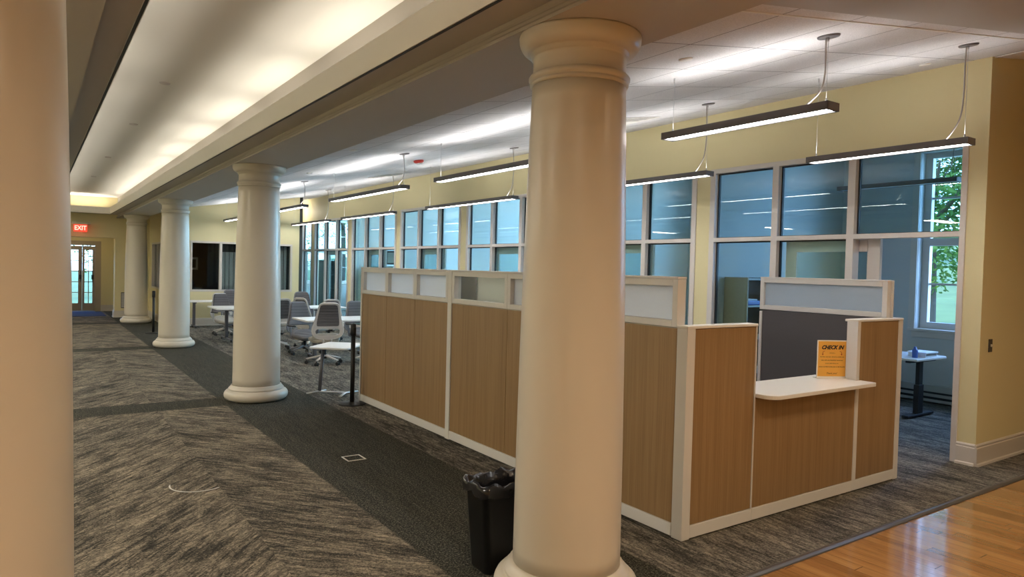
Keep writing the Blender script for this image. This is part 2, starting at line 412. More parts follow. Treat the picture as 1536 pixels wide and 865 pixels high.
# plain lobby ceiling, continuing the same slope towards the camera, with a white wall angle at its edge
zl = lambda x: zt(x)-.012
struct(MB().hexa([(2.52, -5.2, zl(2.52)), (XO+.3, -5.2, zl(XO+.3)), (XO+.3, 2.06, zl(XO+.3)), (2.52, 2.06, zl(2.52))],
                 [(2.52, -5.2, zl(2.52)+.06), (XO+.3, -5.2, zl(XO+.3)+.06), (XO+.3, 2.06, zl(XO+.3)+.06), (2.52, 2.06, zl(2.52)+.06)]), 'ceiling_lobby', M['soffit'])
struct(MB().hexa([(2.52, 2.06, zt(2.52)), (XO+.3, 2.06, zt(XO+.3)), (XO+.3, 2.66, zt(XO+.3)), (2.52, 2.66, zt(2.52))],
                 [(2.52, 2.06, zt(2.52)+.03), (XO+.3, 2.06, zt(XO+.3)+.03), (XO+.3, 2.66, zt(XO+.3)+.03), (2.52, 2.66, zt(2.52)+.03)]).bm and
       MB().hexa([(2.52, 2.05, zt(2.52)+.001), (XO+.3, 2.05, zt(XO+.3)+.001), (XO+.3, 2.192, zt(XO+.3)+.001), (2.52, 2.192, zt(2.52)+.001)],
                 [(2.52, 2.05, zt(2.52)+.03), (XO+.3, 2.05, zt(XO+.3)+.03), (XO+.3, 2.192, zt(XO+.3)+.03), (2.52, 2.192, zt(2.52)+.03)]), 'ceiling_border', M['tiles'])
struct(MB().hexa([(XR+.05, 2.19, zt(XR)), (XO+.3, 2.19, zt(XO+.3)), (XO+.3, 2.70, zt(XO+.3)), (XR+.05, 2.70, zt(XR))],
                 [(XR+.05, 2.19, zt(XR)+.05), (XO+.3, 2.19, zt(XO+.3)+.05), (XO+.3, 2.70, zt(XO+.3)+.05), (XR+.05, 2.70, zt(XR)+.05)]), 'ceiling_alcove', M['tiles'])
struct(MB().hexa([(2.53, 2.190, zt(2.53)-.004), (XR, 2.190, zt(XR)-.004), (XR, 2.204, zt(XR)-.004), (2.53, 2.204, zt(2.53)-.004)],
                 [(2.53, 2.190, zt(2.53)), (XR, 2.190, zt(XR)), (XR, 2.204, zt(XR)), (2.53, 2.204, zt(2.53))]), 'trim_2', M['covewhite'])
# the colonnade beam: underside, side face and ogee moulding on the hall side
def beam(name, xa, xb, sx):
    """xa = hall-side edge, xb = far edge, sx = +1 when the hall is on the smaller-x side"""
    b = MB()
    b.box(min(xa+sx*.03, xb), max(xa+sx*.03, xb), -5.2, YH, ZB, 4.0)
    prof = [(0, 0), (0, .016), (.004, .022), (.010, .030), (.014, .046), (.022, .058), (.026, .072), (.026, .094), (.0301, .094), (.0301, 0)]
    # ogee along the hall-side edge
    M4 = Matrix(((sx, 0, 0, xa), (0, 0, 1, 0), (0, 1, 0, ZB), (0, 0, 0, 1)))
    b.prism(prof, -5.2, YH, M=M4)
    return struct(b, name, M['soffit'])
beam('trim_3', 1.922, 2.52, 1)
beam('trim_4', .262, -.42, -1)
# cove: flat ledge, upstand (lip) with a black strip under it imitating a shadow gap, then the lit recess above
XL, XLL = 1.735, .452           # lips right and left
ZL, ZLT, ZC = 2.85, 3.02, 3.32
YL = 21.8
c = MB()
c.box(XL+.004, 2.0, -5.2, YL, ZL, ZL+.03)
c.box(.18, XLL-.004, -5.2, YL, ZL, ZL+.03)
c.box(.18, 2.0, YL+.004, YH, ZL, ZL+.03)
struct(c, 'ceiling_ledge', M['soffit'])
c = MB()
c.box(XL, XL+.022, .4, YL+.022, ZL-.006, ZLT)
c.box(XLL-.022, XLL, .4, YL+.022, ZL-.006, ZLT)
c.box(XLL-.022, XL+.022, YL, YL+.022, ZL-.006, ZLT)
c.box(XLL-.022, XL+.022, .38, .40, ZL-.006, ZLT)
struct(c, 'trim_5', M['covewhite'])
c = MB()
c.box(XL+.006, XL+.020, .4, YL, ZL-.012, ZL-.0055); c.box(XLL-.020, XLL-.006, .4, YL, ZL-.012, ZL-.0055)
struct(c, 'shadow_strip', M['gasket'])  # black strip in place of the shade in the gap
struct(MB().box(.0, 2.2, .2, YH+.02, ZC, ZC+.05), 'ceiling_cove', M['covewhite'])
c = MB(); c.box(2.10, 2.14, .2, YH, ZL+.03, ZC+.01); c.box(.06, .10, .2, YH, ZL+.03, ZC+.01)
c.box(.06, 2.14, .16, .2, ZL, ZC+.01); struct(c, 'wall_cove', M['coveyellow'])
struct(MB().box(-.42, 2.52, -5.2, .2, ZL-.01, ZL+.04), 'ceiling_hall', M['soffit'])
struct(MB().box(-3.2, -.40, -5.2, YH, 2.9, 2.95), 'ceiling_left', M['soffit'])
struct(MB().box(7.0, XO, 2.7, 24.1, 3.46, 3.50), 'ceiling_office', M['office_tiles'])
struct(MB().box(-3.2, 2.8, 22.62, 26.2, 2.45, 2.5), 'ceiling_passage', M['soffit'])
struct(MB().box(-3.4, XO+.45, -5.4, 26.4, 4.45, 4.6), 'roof', M['roof'])

# ------------------------------------------------------------------ walls
w = MB()
w.box(XR, XR+.14, 2.66, 2.81, 0, 4.45)                                     # near pilaster
for p in PIERS: w.box(XR, XR+.14, p-.105, p+.105, 0, 2.885)
w.box(XR, XR+.14, 2.81, 24.0, 2.885, 4.45); w.box(XR, XR+.14, PIERS[6]+.105, 24.0, 0, 2.885)
struct(w, 'wall_right', M['yellow'])
struct(MB().box(XR+.14, XO+.3, 2.66, 2.80, 0, 4.45), 'wall_return', M['yellow'])
w = MB()
w.box(2.75, 3.27, YE, YE+.12, 0, 3.7); w.box(5.77, 5.98, YE, YE+.12, 0, 3.7)
w.box(3.27, 5.77, YE, YE+.12, 0, .88); w.box(3.27, 5.77, YE, YE+.12, 2.115, 3.7)
struct(w, 'wall_end', M['yellow'])
w = MB()                                                                  # side wall with the narrow window
w.box(2.75, 2.87, YE+.12, 19.6, 0, 3.2); w.box(2.75, 2.87, 21.55, YH, 0, 3.2)
w.box(2.75, 2.87, 19.6, 21.55, 0, .88); w.box(2.75, 2.87, 19.6, 21.55, 2.09, 3.2)
struct(w, 'wall_side', M['yellow'])
w = MB()                                                                  # hall end wall with the passage opening
w.box(1.90, 2.9, YH, 22.62, 0, 4.4); w.box(-3.2, .35, YH, 22.62, 0, 4.4); w.box(.35, 1.90, YH, 22.62, 2.205, 4.4)
struct(w, 'wall_hall', M['yellow'])
w = MB(); w.box(1.76, 2.5, YX, YX+.12, 0, 2.45); w.box(.3, 1.76, YX, YX+.12, 2.16, 2.45); w.box(-.2, .3, YX, YX+.12, 0, 2.45)
w.box(2.12, 2.24, 22.62, YX, 0, 2.45); w.box(.0, .12, 22.62, YX, 0, 2.45)
struct(w, 'wall_passage', M['yellow'])
struct(MB().box(-3.35, -3.2, -5.2, 26.2, 0, 4.45), 'wall_left', M['yellow'])
struct(MB().box(-3.35, XO+.3, -5.35, -5.2, 0, 4.45), 'wall_back', M['yellow'])
struct(MB().box(XO, XO+.3, -5.2, 2.66, 0, 4.45), 'wall_lobby', M['yellow'])
struct(MB().box(2.8, 2.9, 22.62, 26.2, 0, 4.45).box(2.9, 6.94, 24.0, 24.15, 0, 4.45), 'wall_outside', M['officewall'])
# outer wall with tall sash windows, one per office
OUTW = [(3.08, 4.62)] + [(p+.42, p+1.96) for p in PIERS[:5]] + [(20.9, 22.4), (22.9, 23.8)]
ZS, ZTW = .96, 3.31
w = MB(); prev = 2.7
for a, b in OUTW:
    w.box(XO, XO+.3, prev, a, 0, 4.45); w.box(XO, XO+.3, a, b, 0, ZS); w.box(XO, XO+.3, a, b, ZTW, 4.45); prev = b
w.box(XO, XO+.3, prev, 24.15, 0, 4.45)
struct(w, 'wall_outer', M['officewall'])
w = MB()
for p in PIERS[:5]: w.box(XR+.14, XO, p-.05, p+.05, 0, 3.46)
struct(w, 'wall_divider', M['officewall'])
w = MB()                                                                   # far end of the last office, with a window
w.box(XR+.14, 7.55, 24.0, 24.15, 0, 3.46); w.box(9.7, XO, 24.0, 24.15, 0, 3.46); w.box(7.55, 9.7, 24.0, 24.15, 0, .96); w.box(7.55, 9.7, 24.0, 24.15, 3.2, 3.46); w.box(XR+.14, XO, 24.0, 24.15, 3.46, 4.45)
struct(w, 'wall_office', M['officewall'])
# dark room behind the end wall
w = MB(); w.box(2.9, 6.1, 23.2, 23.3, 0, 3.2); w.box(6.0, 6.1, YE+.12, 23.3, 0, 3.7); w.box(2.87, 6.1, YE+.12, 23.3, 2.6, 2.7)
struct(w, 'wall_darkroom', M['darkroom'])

# baseboards
def baseboard(name, p, q, nrm, h=.19, t=.02):
    """board along p->q, thickness towards nrm, with cap bead and shoe"""
    p = Vector((*p, 0)); q = Vector((*q, 0)); d = (q-p).normalized(); n = Vector((*nrm, 0))
    prof = [(0, 0), (t+.014, 0), (t+.012, .018), (t, .026), (t, h-.035), (t-.006, h-.028), (t-.004, h-.012), (.006, h), (0, h)]
    M4 = Matrix(((n.x, 0, d.x, p.x), (n.y, 0, d.y, p.y), (0, 1, 0, 0), (0, 0, 0, 1)))
    return struct(MB().prism(prof, 0, (q-p).length, M=M4), name, M['trim'])
baseboard('baseboard_pilaster', (XR, 2.66), (XR, 2.81), (-1, 0))
baseboard('baseboard_return', (XR-.02, 2.66), (XO, 2.66), (0, -1))
baseboard('baseboard_end', (2.75, YE), (5.98, YE), (0, -1))
baseboard('baseboard_side', (2.75, YE), (2.75, YH), (-1, 0))
baseboard('baseboard_hall', (1.90, YH), (2.75, YH), (0, -1))
baseboard('baseboard_jamb', (1.90, YH), (1.90, 22.62), (-1, 0))
baseboard('baseboard_passage', (1.76, YX), (2.12, YX), (0, -1))
for k, p in enumerate(PIERS[:5]): baseboard('baseboard_pier_%d' % (k+1), (XR, p-.1), (XR, p+.1), (-1, 0), .12)

# ------------------------------------------------------------------ office glazing units
ZTR0, ZTR1 = 2.010, 2.058
def unit(n, ya, yb, lower=('glass', 'glass', 'glass'), mull=None):
    xa, xb = XR-.012, XR+.10
    f = MB(); t = .075; tn = .05 if n == 1 else .075
    f.box(xa, xb, ya, ya+tn, 0, 2.885, .003); f.box(xa, xb, yb-t, yb, 0, 2.885, .003)
    ms = mull or [ya+(yb-ya)*k/3 for k in (1, 2)]
    f.box(xa, xb, ya+tn, yb-t, 2.83, 2.885, .003)
    f.box(xa+.0015, xb-.0015, ya+tn-.004, yb-t+.004, ZTR0, ZTR1, .001)
    for m_ in ms: f.box(xa, xb, m_-.038, m_+.038, 0, 2.834, .001)
    edges = [ya+tn]+[v for m_ in ms for v in (m_-.038, m_+.038)]+[yb-t]
    bays = [(edges[2*i], edges[2*i+1]) for i in range(3)]
    for (a, b), kind in zip(bays, lower):
        if kind == 'glass': f.box(xa, xb, a, b, 0, .10, .003)
    root = struct(f, 'window_%d' % n, M['frame'])
    gk = MB()
    for (a, b), kind in zip(bays, lower):
        for z0, z1 in ((ZTR1, 2.83), (.10, ZTR0)):
            if z0 < 1 and kind != 'glass': continue
            for q in ((a, a+.016, z0, z1), (b-.016, b, z0, z1), (a, b, z1-.014, z1), (a, b, z0, z0+.008)):
                gk.box(XR+.045, XR+.075, q[0], q[1], q[2], q[3])
    gk.build('gasket', M['gasket'], root)
    for (a, b), kind in zip(bays, lower):
        MB().box(XR+.056, XR+.064, a+.004, b-.004, ZTR1+.004, 2.826).build('pane', M['pane'], root)
        if kind == 'glass': MB().box(XR+.056, XR+.064, a+.004, b-.004, .104, ZTR0-.004).build('pane', M['pane'], root)
    return root, bays
def sliding_door(n, ya, yb, x=XR+.115, hside=1):
    d = MB(); t = .128; T = .045
    d.box(x, x+T, ya, ya+t, .01, 2.03, .003); d.box(x, x+T, yb-t, yb, .01, 2.03, .003)
    d.box(x, x+T, ya+t, yb-t, 1.885, 2.03, .003); d.box(x, x+T, ya+t, yb-t, .01, .22, .003)
    root = struct(d, 'door_%d' % n, M['frame'])
    MB().box(x+.018, x+.026, ya+t, yb-t, .22, 1.885).build('pane', M['pane'], root)
    hy = ya+.05 if hside < 0 else yb-.05
    h = MB(); h.tube([(x, hy, .86), (x-.045, hy, .86), (x-.045, hy, 1.12), (x, hy, 1.12)], .009, 8, up=(0, 1, 0))
    h.build('door_handle', M['blackmetal'], root)
    return root
unit(1, 2.81, 5.645, ('open', 'glass', 'glass'), [3.866, 4.742])
sliding_door(1, 3.62, 4.665)
for k in range(1, 7):
    ya, yb = PIERS[k-1]+.105, PIERS[k]-.105
    unit(k+1, ya, yb)
    third = (yb-ya)/3
    sliding_door(k+1, ya+third-.06, ya+2*third+.06, hside=1 if k % 2 else -1)

# ------------------------------------------------------------------ sash windows in the outer wall
def sash(n, a, b, z0, z1, x=XO, axis='x', rows=4):
    f = MB()
    def bx(u0, u1, d0, d1, za, zb, bev=.002, mb=None):
        mb = mb or f
        if axis == 'x': mb.box(x+d0, x+d1, u0, u1, za, zb, bev)
        else: mb.box(u0, u1, x+d0, x+d1, za, zb, bev)
    d0, d1 = .12, .20
    bx(a, a+.09, d0, d1, z0, z1); bx(b-.09, b, d0, d1, z0, z1); bx(a+.09, b-.09, d0, d1, z1-.07, z1); bx(a+.09, b-.09, d0, d1, z0, z0+.09)
    zm = z0+(z1-z0)*.495; bx(a+.09, b-.09, d0, d1, zm-.05, zm+.05)
    mid = (a+b)/2
    bx(mid-.013, mid+.013, d0+.02, d1-.01, z0+.09, zm-.05, 0); bx(mid-.013, mid+.013, d0+.02, d1-.01, zm+.05, z1-.07, 0)
    for za, zb in ((z0+.09, zm-.05), (zm+.05, z1-.07)):
        q = (za+zb)/2; bx(a+.09, b-.09, d0+.02, d1-.01, q-.013, q+.013, 0)
    root = struct(f, 'window_%d' % n, M['frame'])
    g = MB(); bx(a+.09, b-.09, d0+.035, d0+.041, z0+.09, zm-.05, 0, g); g.build('pane', M['winpane'], root)
    g = MB(); bx(a+.09, b-.09, d0+.035, d0+.041, zm+.05, z1-.07, 0, g); g.build('pane', M['winpane'], root)
    s = MB(); bx(a-.08, b+.08, -.05, .13, z0-.03, z0+.004, .004, s); bx(a-.04, b+.04, -.015, .0, z0-.11, z0-.03, .002, s); s.build('window_sill', M['trim'], root)
    c = MB(); bx(a-.09, a-.005, -.018, 0, z0, z1+.09, .002, c); bx(b+.005, b+.09, -.018, 0, z0, z1+.09, .002, c); bx(a-.09, b+.09, -.018, 0, z1, z1+.09, .002, c)
    c.build('window_casing', M['trim'], root)
for k, (a, b) in enumerate(OUTW): sash(9+k, a, b, ZS, ZTW)
sash(17, 7.55, 9.7, .96, 3.2, x=24.0, axis='y')

# interior windows of the dark room (end wall and side wall)
def strip_window(n, a, b, z0, z1, mulls, plane, axis):
    f = MB()
    def bx(u0, u1, za, zb, d0=-.02, d1=.10, mb=None, bev=.002):
        mb = mb or f
        if axis == 'y': mb.box(u0, u1, plane+d0, plane+d1, za, zb, bev)
        else: mb.box(plane+d0, plane+d1, u0, u1, za, zb, bev)
    bx(a, a+.05, z0, z1); bx(b-.05, b, z0, z1); bx(a+.05, b-.05, z1-.05, z1); bx(a+.05, b-.05, z0, z0+.05)
    for m_ in mulls: bx(m_-.033, m_+.033, z0+.05, z1-.05)
    root = struct(f, 'window_%d' % n, M['trim'])
    e = [a+.05]+[v for m_ in mulls for v in (m_-.033, m_+.033)]+[b-.05]
    for i in range(0, len(e), 2):
        g = MB(); bx(e[i], e[i+1], z0+.05, z1-.05, .045, .051, g, 0); g.build('pane', M['darkpane'], root)
strip_window(18, 3.25, 5.79, .86, 2.135, [3.97, 4.75], YE, 'y')
strip_window(19, 19.58, 21.57, .86, 2.10, [20.6], 2.75, 'x')

# ------------------------------------------------------------------ columns
def column(x, y, label):
    t = thing('column', label, 'column', (x, y, 0), group='round ivory columns')
    pb = [(.30, 0)]
    for k in range(11):
        a = -PI/2+PI*k/10; pb.append((.302+.060*math.cos(a), .064+.062*math.sin(a)))
    pb += [(.312, .131), (.312, .140), (.305, .146), (.296, .158), (.287, .168), (.284, .176), (.270, .178)]
    MB().lathe(pb, 96).build('base', M['column'], t)
    ps = []
    for k in range(33):
        u = k/32; z = .176+u*(2.515-.176)
        r = .268-.004*min(u/.33, 1)-(.034*max(0, (u-.2)/.8)**1.6)
        ps.append((r, z))
    MB().lathe(ps, 96).build('shaft', M['column'], t)
    pc = [(.230, 2.512), (.236, 2.514), (.241, 2.519), (.242, 2.525), (.239, 2.531), (.236, 2.534), (.243, 2.538), (.248, 2.546), (.248, 2.556), (.243, 2.564),
          (.233, 2.568), (.229, 2.574), (.228, 2.60), (.228, 2.645), (.232, 2.652), (.239, 2.654), (.240, 2.672)]
    for k in range(13):
        a = PI/2*k/12; pc.append((.243+.055*math.sin(a), 2.674+.066*(1-math.cos(a))))
    pc += [(.299, 2.748), (.297, ZB-.001)]
    MB().lathe(pc, 96).build('capital', M['column'], t)
    return t
XC = 2.214
column(XC, COLY[0], 'tall round ivory column in the foreground, beside the black bin and the check-in desk')
column(XC, COLY[1], 'round ivory column in mid-hall, left of the small white side table')
column(XC, COLY[2], 'round ivory column third along the row, in front of the black stanchion')
column(XC, COLY[3], 'farthest round ivory column, standing near the hall end wall')
column(-.150, 2.60, 'large ivory column cut off by the left edge of the photo')

# ------------------------------------------------------------------ partitions and check-in desk
XP, YP = 3.229, 2.818
ZP, ZG, ZTOP = 1.287, 1.290, 1.600
def pframe_glass(mb, axis, pl0, pl1, a, b, z0, z1, w=.042):
    """four frame bars of one glass panel"""
    for u0, u1, za, zb in ((a, a+w, z0, z1), (b-w, b, z0, z1), (a+w, b-w, z1-w, z1), (a+w, b-w, z0, z0+w)):
        if axis == 'y': mb.box(pl0, pl1, u0, u1, za, zb, .003)
        else: mb.box(u0, u1, pl0, pl1, za, zb, .003)
def partition(label, ya, yb, posts, n, mats, group=None):
    root = thing('office_partition', label, 'partition', (XP, ya, 0), group='run of wood partitions along the hall')
    T = .075
    def add(mb, nm, m): return mb.build(nm, m, root)
    # local: x 0..T (0 = hall side), y 0..L
    L = yb-ya; pa, pb_ = posts
    add(MB().box(0, T, pa, L-pb_, .012, .088, .003), 'base_rail', M['pframe'])
    f = MB()
    if pb_: f.box(-.004, T+.004, L-pb_, L, .006, ZTOP-.012, .004)
    if pa: f.box(-.004, T+.004, 0, pa, .006, ZTOP-.012, .004)
    if pa or pb_: add(f, 'post', M['pframe'])
    w = (L-pa-pb_)/n
    for i in range(n):
        a = pa+i*w; b = a+w
        add(MB().box(.006, T-.006, a+.003, b-.003, .092, ZP-.004, .0015), 'wood_panel', M['panel'])
    c = MB(); c.box(.012, T-.012, pa, L-pb_, .06, ZP); add(c, 'core', M['cream'])
    for i in range(n):
        a = pa+i*w; b = a+w
        fr = MB(); pframe_glass(fr, 'y', 0, T, a+.001, b-.001, ZG, ZTOP-.016); fo = add(fr, 'glass_frame', M['pframe'])
        g = MB(); g.box(.040, .047, a+.04, b-.04, ZG+.04, ZTOP-.055); g.build('pane', mats[i], fo)
    add(MB().box(-.003, T+.003, 0, L, ZTOP-.015, ZTOP, .003), 'top_cap', M['pframe'])
    return root
partition('long wood partition with three square glass lights, at the stanchion end', 5.745, 7.845, (.0, .03), 3, [M['frost']]*3)
partition('wood partition with wide glass lights, passing behind the foreground column', 2.906, 5.740, (0, .072), 3, [M['frost'], M['frost'], M['clear']])

# front of the check-in desk (faces the camera), local origin at the desk's near-left corner
desk = thing('check_in_desk', 'check-in desk front of oak panels with white trim and a white counter shelf', 'desk', (XP, YP, 0))
def dadd(mb, nm, m): return mb.build(nm, m, desk)
T = .082
XE = 2.555                                       # overall width
ja, jb = .672, 1.882                             # where the low middle section starts and ends
dadd(MB().box(0, .072, 0, .085, .004, 1.305, .004), 'corner_post', M['pframe'])
dadd(MB().box(XE-.065, XE, 0, T, .004, 1.305, .004), 'corner_post', M['pframe'])
for a, b in ((.072, ja-.001), (ja+.001, jb-.001), (jb+.001, XE-.065)):
    dadd(MB().box(a, b, 0, T, .010, .088, .003), 'base_rail', M['pframe'])
def panel(a, b, z1): dadd(MB().box(a+.002, b-.002, .005, T-.005, .091, z1, .0015), 'wood_panel', M['panel'])
panel(.072, ja-.012, 1.285); panel(ja, jb, .815); panel(jb+.045, XE-.065, 1.285)
dadd(MB().box(ja-.012, ja, 0, T, .088, 1.288, .002), 'edge_trim', M['pframe'])
dadd(MB().box(jb-.002, jb+.045, .0005, T, .088, .86, .002).box(jb-.002, jb+.003, -.001, T+.002, .86, 1.288, .001).box(jb+.003, jb+.045, .0015, T+.0, .86, 1.288, .001), 'edge_trim', M['pframe'])
dadd(MB().box(-.002, ja+.002, -.003, T+.004, 1.288, 1.306, .004), 'top_cap', M['white_top'])
dadd(MB().box(jb-.004, XE+.001, -.003, T+.02, 1.288, 1.306, .004), 'top_cap', M['white_top'])
# counter shelf with rounded front-left corner
ya_, yb_ = -.135, .33; xa_, xb_ = .674, 1.93
poly = []
R = .09
for k in range(9):
    a = PI+PI/2*k/8; poly.append((xa_+R+R*math.cos(a), ya_+R+R*math.sin(a)))
poly += [(xb_-.02, ya_), (xb_-.006, ya_+.006), (xb_, ya_+.02), (xb_, -.004), (jb-.004, -.004), (jb-.004, yb_), (xa_, yb_)]
dadd(MB().prism(poly, .820, .848, bev=.004), 'counter_shelf', M['white_top'])

# side partition of the check-in bay (fabric with a glass top), runs back from the right-hand post
sp_ = thing('side_partition', 'grey fabric screen with a long glass light behind the check-in shelf', 'partition', (5.60, 2.905, 0))
Ls = 1.13; T = .07
MB().box(0, T, 0, Ls, .01, .09, .003).build('base_rail', M['pframe'], sp_)
MB().box(.004, T-.004, .004, Ls-.03, .092, 1.303, .003).build('fabric_panel', M['grayfab'], sp_)
MB().box(-.002, T+.002, Ls-.028, Ls, .09, 1.29, .003).build('edge_trim', M['pframe'], sp_)
fr = MB(); pframe_glass(fr, 'y', 0, T-.02, -.045, Ls, 1.307, ZTOP-.004); fo = fr.build('glass_frame', M['pframe'], sp_)
MB().box(.022, .029, -.005, Ls-.04, 1.345, ZTOP-.04).build('pane', M['frostdaylit'], fo)
MB().box(-.003, T-.017, -.047, Ls+.002, ZTOP-.004, ZTOP+.008, .003).build('top_cap', M['pframe'], sp_)
MB().box(T-.02, T+.005, -.06, Ls, 1.307, ZTOP+.006, .003).build('backing_board', M['pframe'], sp_)

# white board inside the bay, seen through the clear light
wb = thing('whiteboard', 'white board standing inside the check-in bay behind the clear glass light', 'whiteboard', (3.42, 3.60, 0))
MB().box(0, .02, .0, 1.92, .75, 1.585, .004).build('board', M['paper'], wb)
for q in (-.02, 1.92): MB().box(-.004, .024, q, q+.02, 0, 1.59).build('upright', M['steel'], wb)

dv = thing('divider_screen', 'dark grey fabric divider seen through the clear glass light beside the white board', 'partition', (3.32, 5.66, 0))
MB().box(0, 1.6, 0, .06, .02, 1.575, .004).build('fabric_panel', M['grayfab'], dv)
MB().box(-.002, 1.602, -.004, .064, 1.575, 1.59, .003).build('top_cap', M['pframe'], dv)
MB().box(.0, 1.6, .005, .055, 0, .02).build('base_rail', M['pframe'], dv)

# ------------------------------------------------------------------ check-in sign
ang = math.atan2(2.905-3.02, 5.130-4.915)
sg = thing('check_in_sign', 'orange paper CHECK IN sign in a clear stand on the white shelf', 'sign', (5.02, 2.965, .8485), ang)
W2, HS = .118, .292
MB().box(-W2, W2, -.004, .004, .002, HS, .001).build('acrylic_stand', M['acrylic'], sg)
MB().box(-W2, W2, -.03, .05, 0, .004, .001).build('foot', M['acrylic'], sg)
paper = MB().box(-W2+.006, W2-.006, -.0052, -.0042, .018, HS-.008).build('paper', M['orange'], sg)
def text(name, s, size, mat, parent, loc, shear=0, bold=0, align='CENTER', sx=1.0):
    cu = bpy.data.curves.new(name, 'FONT'); cu.body = s; cu.size = size; cu.align_x = align; cu.align_y = 'CENTER'
    cu.shear = shear; cu.offset = bold; cu.extrude = .0004; cu.resolution_u = 3
    o = bpy.data.objects.new(name, cu); COL.objects.link(o)
    dg = bpy.context.evaluated_depsgraph_get(); me = bpy.data.meshes.new_from_object(o.evaluated_get(dg))
    bpy.data.objects.remove(o); me.materials.clear(); me.materials.append(mat)
    n = bpy.data.objects.new(name, me); COL.objects.link(n); n.parent = parent
    n.location = loc; n.rotation_euler = (PI/2, 0, 0); n.scale = (sx, 1, 1)
    return n
text('heading', 'CHECK IN', .040, M['ink'], sg, (.0, -.0058, HS-.055), shear=.35, bold=.0019, sx=.95)
text('closing', 'Thank you!', .019, M['inkfaded'], sg, (.0, -.0058, .040), shear=.3)
#                                                  the illegible small lines, as runs of word marks
rnd = random.Random(3)
for z, wd, h in ((HS-.126, .190, .0062), (HS-.152, .172, .0062), (HS-.176, .105, .0055), (HS-.202, .208, .0062)):
    ln = MB(); x = -wd/2
    while x < wd/2-.006:
        l = rnd.uniform(.010, .030); l = min(l, wd/2-x)
        k = x
        while k < x+l:
            hh = h*rnd.choice((.7, .7, 1.0)); ln.box(k, k+.0026, -.0058, -.0052, z-h/2, z-h/2+hh); k += .0042
        x += l+.0055
    ln.build('text_line', M['ink'], sg)
ln = MB().box(-.024, .026, -.0058, -.0052, HS-.100, HS-.0985).box(-.02, .016, -.0058, -.0052, HS-.096, HS-.0945)
ln.build('text_line', M['inkfaded'], sg)
for s in (-1, 1):                                 # the two small curved arrows
    a = MB(); pts = [(s*.060, -.0056, HS-.083), (s*.072, -.0056, HS-.086), (s*.076, -.0056, HS-.096), (s*.076, -.0056, HS-.106)]
    a.tube(pts, .0016, 6, up=(0, 1, 0)); a.hexa([(s*.076-.007, -.0060, HS-.104), (s*.076+.007, -.0060, HS-.104), (s*.076, -.0060, HS-.115)],
                                               [(s*.076-.007, -.0053, HS-.104), (s*.076+.007, -.0053, HS-.104), (s*.076, -.0053, HS-.115)])
    a.build('arrow', M['redink'], sg)

# ------------------------------------------------------------------ waste bin
bn = thing('waste_bin', 'black rectangular waste bin with a crumpled black liner behind the foreground column', 'bin', (2.135, 3.128, 0), math.radians(-1))
b = MB(); rings = []; t = bmesh.new()
def rr(w, d, r, z, n=6):
    o = []
    for cx, cy, a0 in ((w-r, d-r, 0), (-w+r, d-r, PI/2), (-w+r, -d+r, PI), (w-r, -d+r, 1.5*PI)):
        for k in range(n+1):
            a = a0+PI/2*k/n; o.append((cx+r*math.cos(a), cy+r*math.sin(a), z))
    return o
def loft(mb, loops, cap0=True, cap1=False):
    t = bmesh.new(); R_ = [[t.verts.new(p) for p in L] for L in loops]; n = len(R_[0])
    for A, B in zip(R_, R_[1:]):
        for i in range(n):
            f = t.faces.new((A[i], A[(i+1) % n], B[(i+1) % n], B[i])); f.smooth = True
    if cap0: t.faces.new(list(reversed(R_[0])))
    if cap1: t.faces.new(R_[-1])
    bmesh.ops.recalc_face_normals(t, faces=t.faces[:])
    return mb._merge(t)
HB = .47
loft(b, [rr(.150, .090, .035, 0), rr(.153, .093, .035, .012), rr(.185, .112, .04, HB-.03), rr(.193, .120, .045, HB-.028), rr(.193, .120, .045, HB), rr(.182, .109, .04, HB),
         rr(.145, .085, .03, .02)], True, True)
b.build('tub', M['bin'], bn)
lnr = MB(); rnd = random.Random(5)
def resample(L, n):
    P = [Vector(p) for p in L]+[Vector(L[0])]; d = [0]
    for p, q in zip(P, P[1:]): d.append(d[-1]+(q-p).length)
    out = []; j = 0
    for k in range(n):
        t_ = d[-1]*k/n
        while d[j+1] < t_: j += 1
        u = (t_-d[j])/max(1e-9, d[j+1]-d[j]); out.append(P[j].lerp(P[j+1], u))
    return out
def wob(L, a, dz=.006):
    out = []; k1 = 0
    def wave():
        c = [(rnd.choice((2, 3, 5, 7, 9, 13, 17)), rnd.uniform(0, 6.3), rnd.uniform(.2, .45)) for _ in range(5)]
        return lambda i: sum(am*math.sin(2*PI*fq*i/110+ph) for fq, ph, am in c)
    W1, W2 = wave(), wave()
    for p in resample(L, 110):
        r_ = 1+a*(W1(k1)+rnd.uniform(-.25, .25)); out.append((p.x*r_, p.y*r_, p.z+dz*1.5*(W2(k1)+rnd.uniform(-.15, .15)))); k1 += 1
    return out
lowest = [(x, y, z-.016*abs(math.sin(i*.2))-.008*abs(math.sin(i*.47))) for i, (x, y, z) in enumerate(wob(rr(.199, .126, .045, HB-.035), .022))]
loft(lnr, [lowest, wob(rr(.204, .131, .045, HB-.020), .026), wob(rr(.205, .132, .045, HB-.002), .024, .009), wob(rr(.196, .124, .045, HB+.016), .022, .010),
           wob(rr(.180, .107, .04, HB+.006), .025, .008), wob(rr(.170, .097, .035, HB-.06), .035, .012), wob(rr(.158, .088, .035, HB-.16), .05, .02), wob(rr(.145, .08, .03, HB-.30), .06, .02)], False, True)
lnr.build('bin_liner', M['liner'], bn)

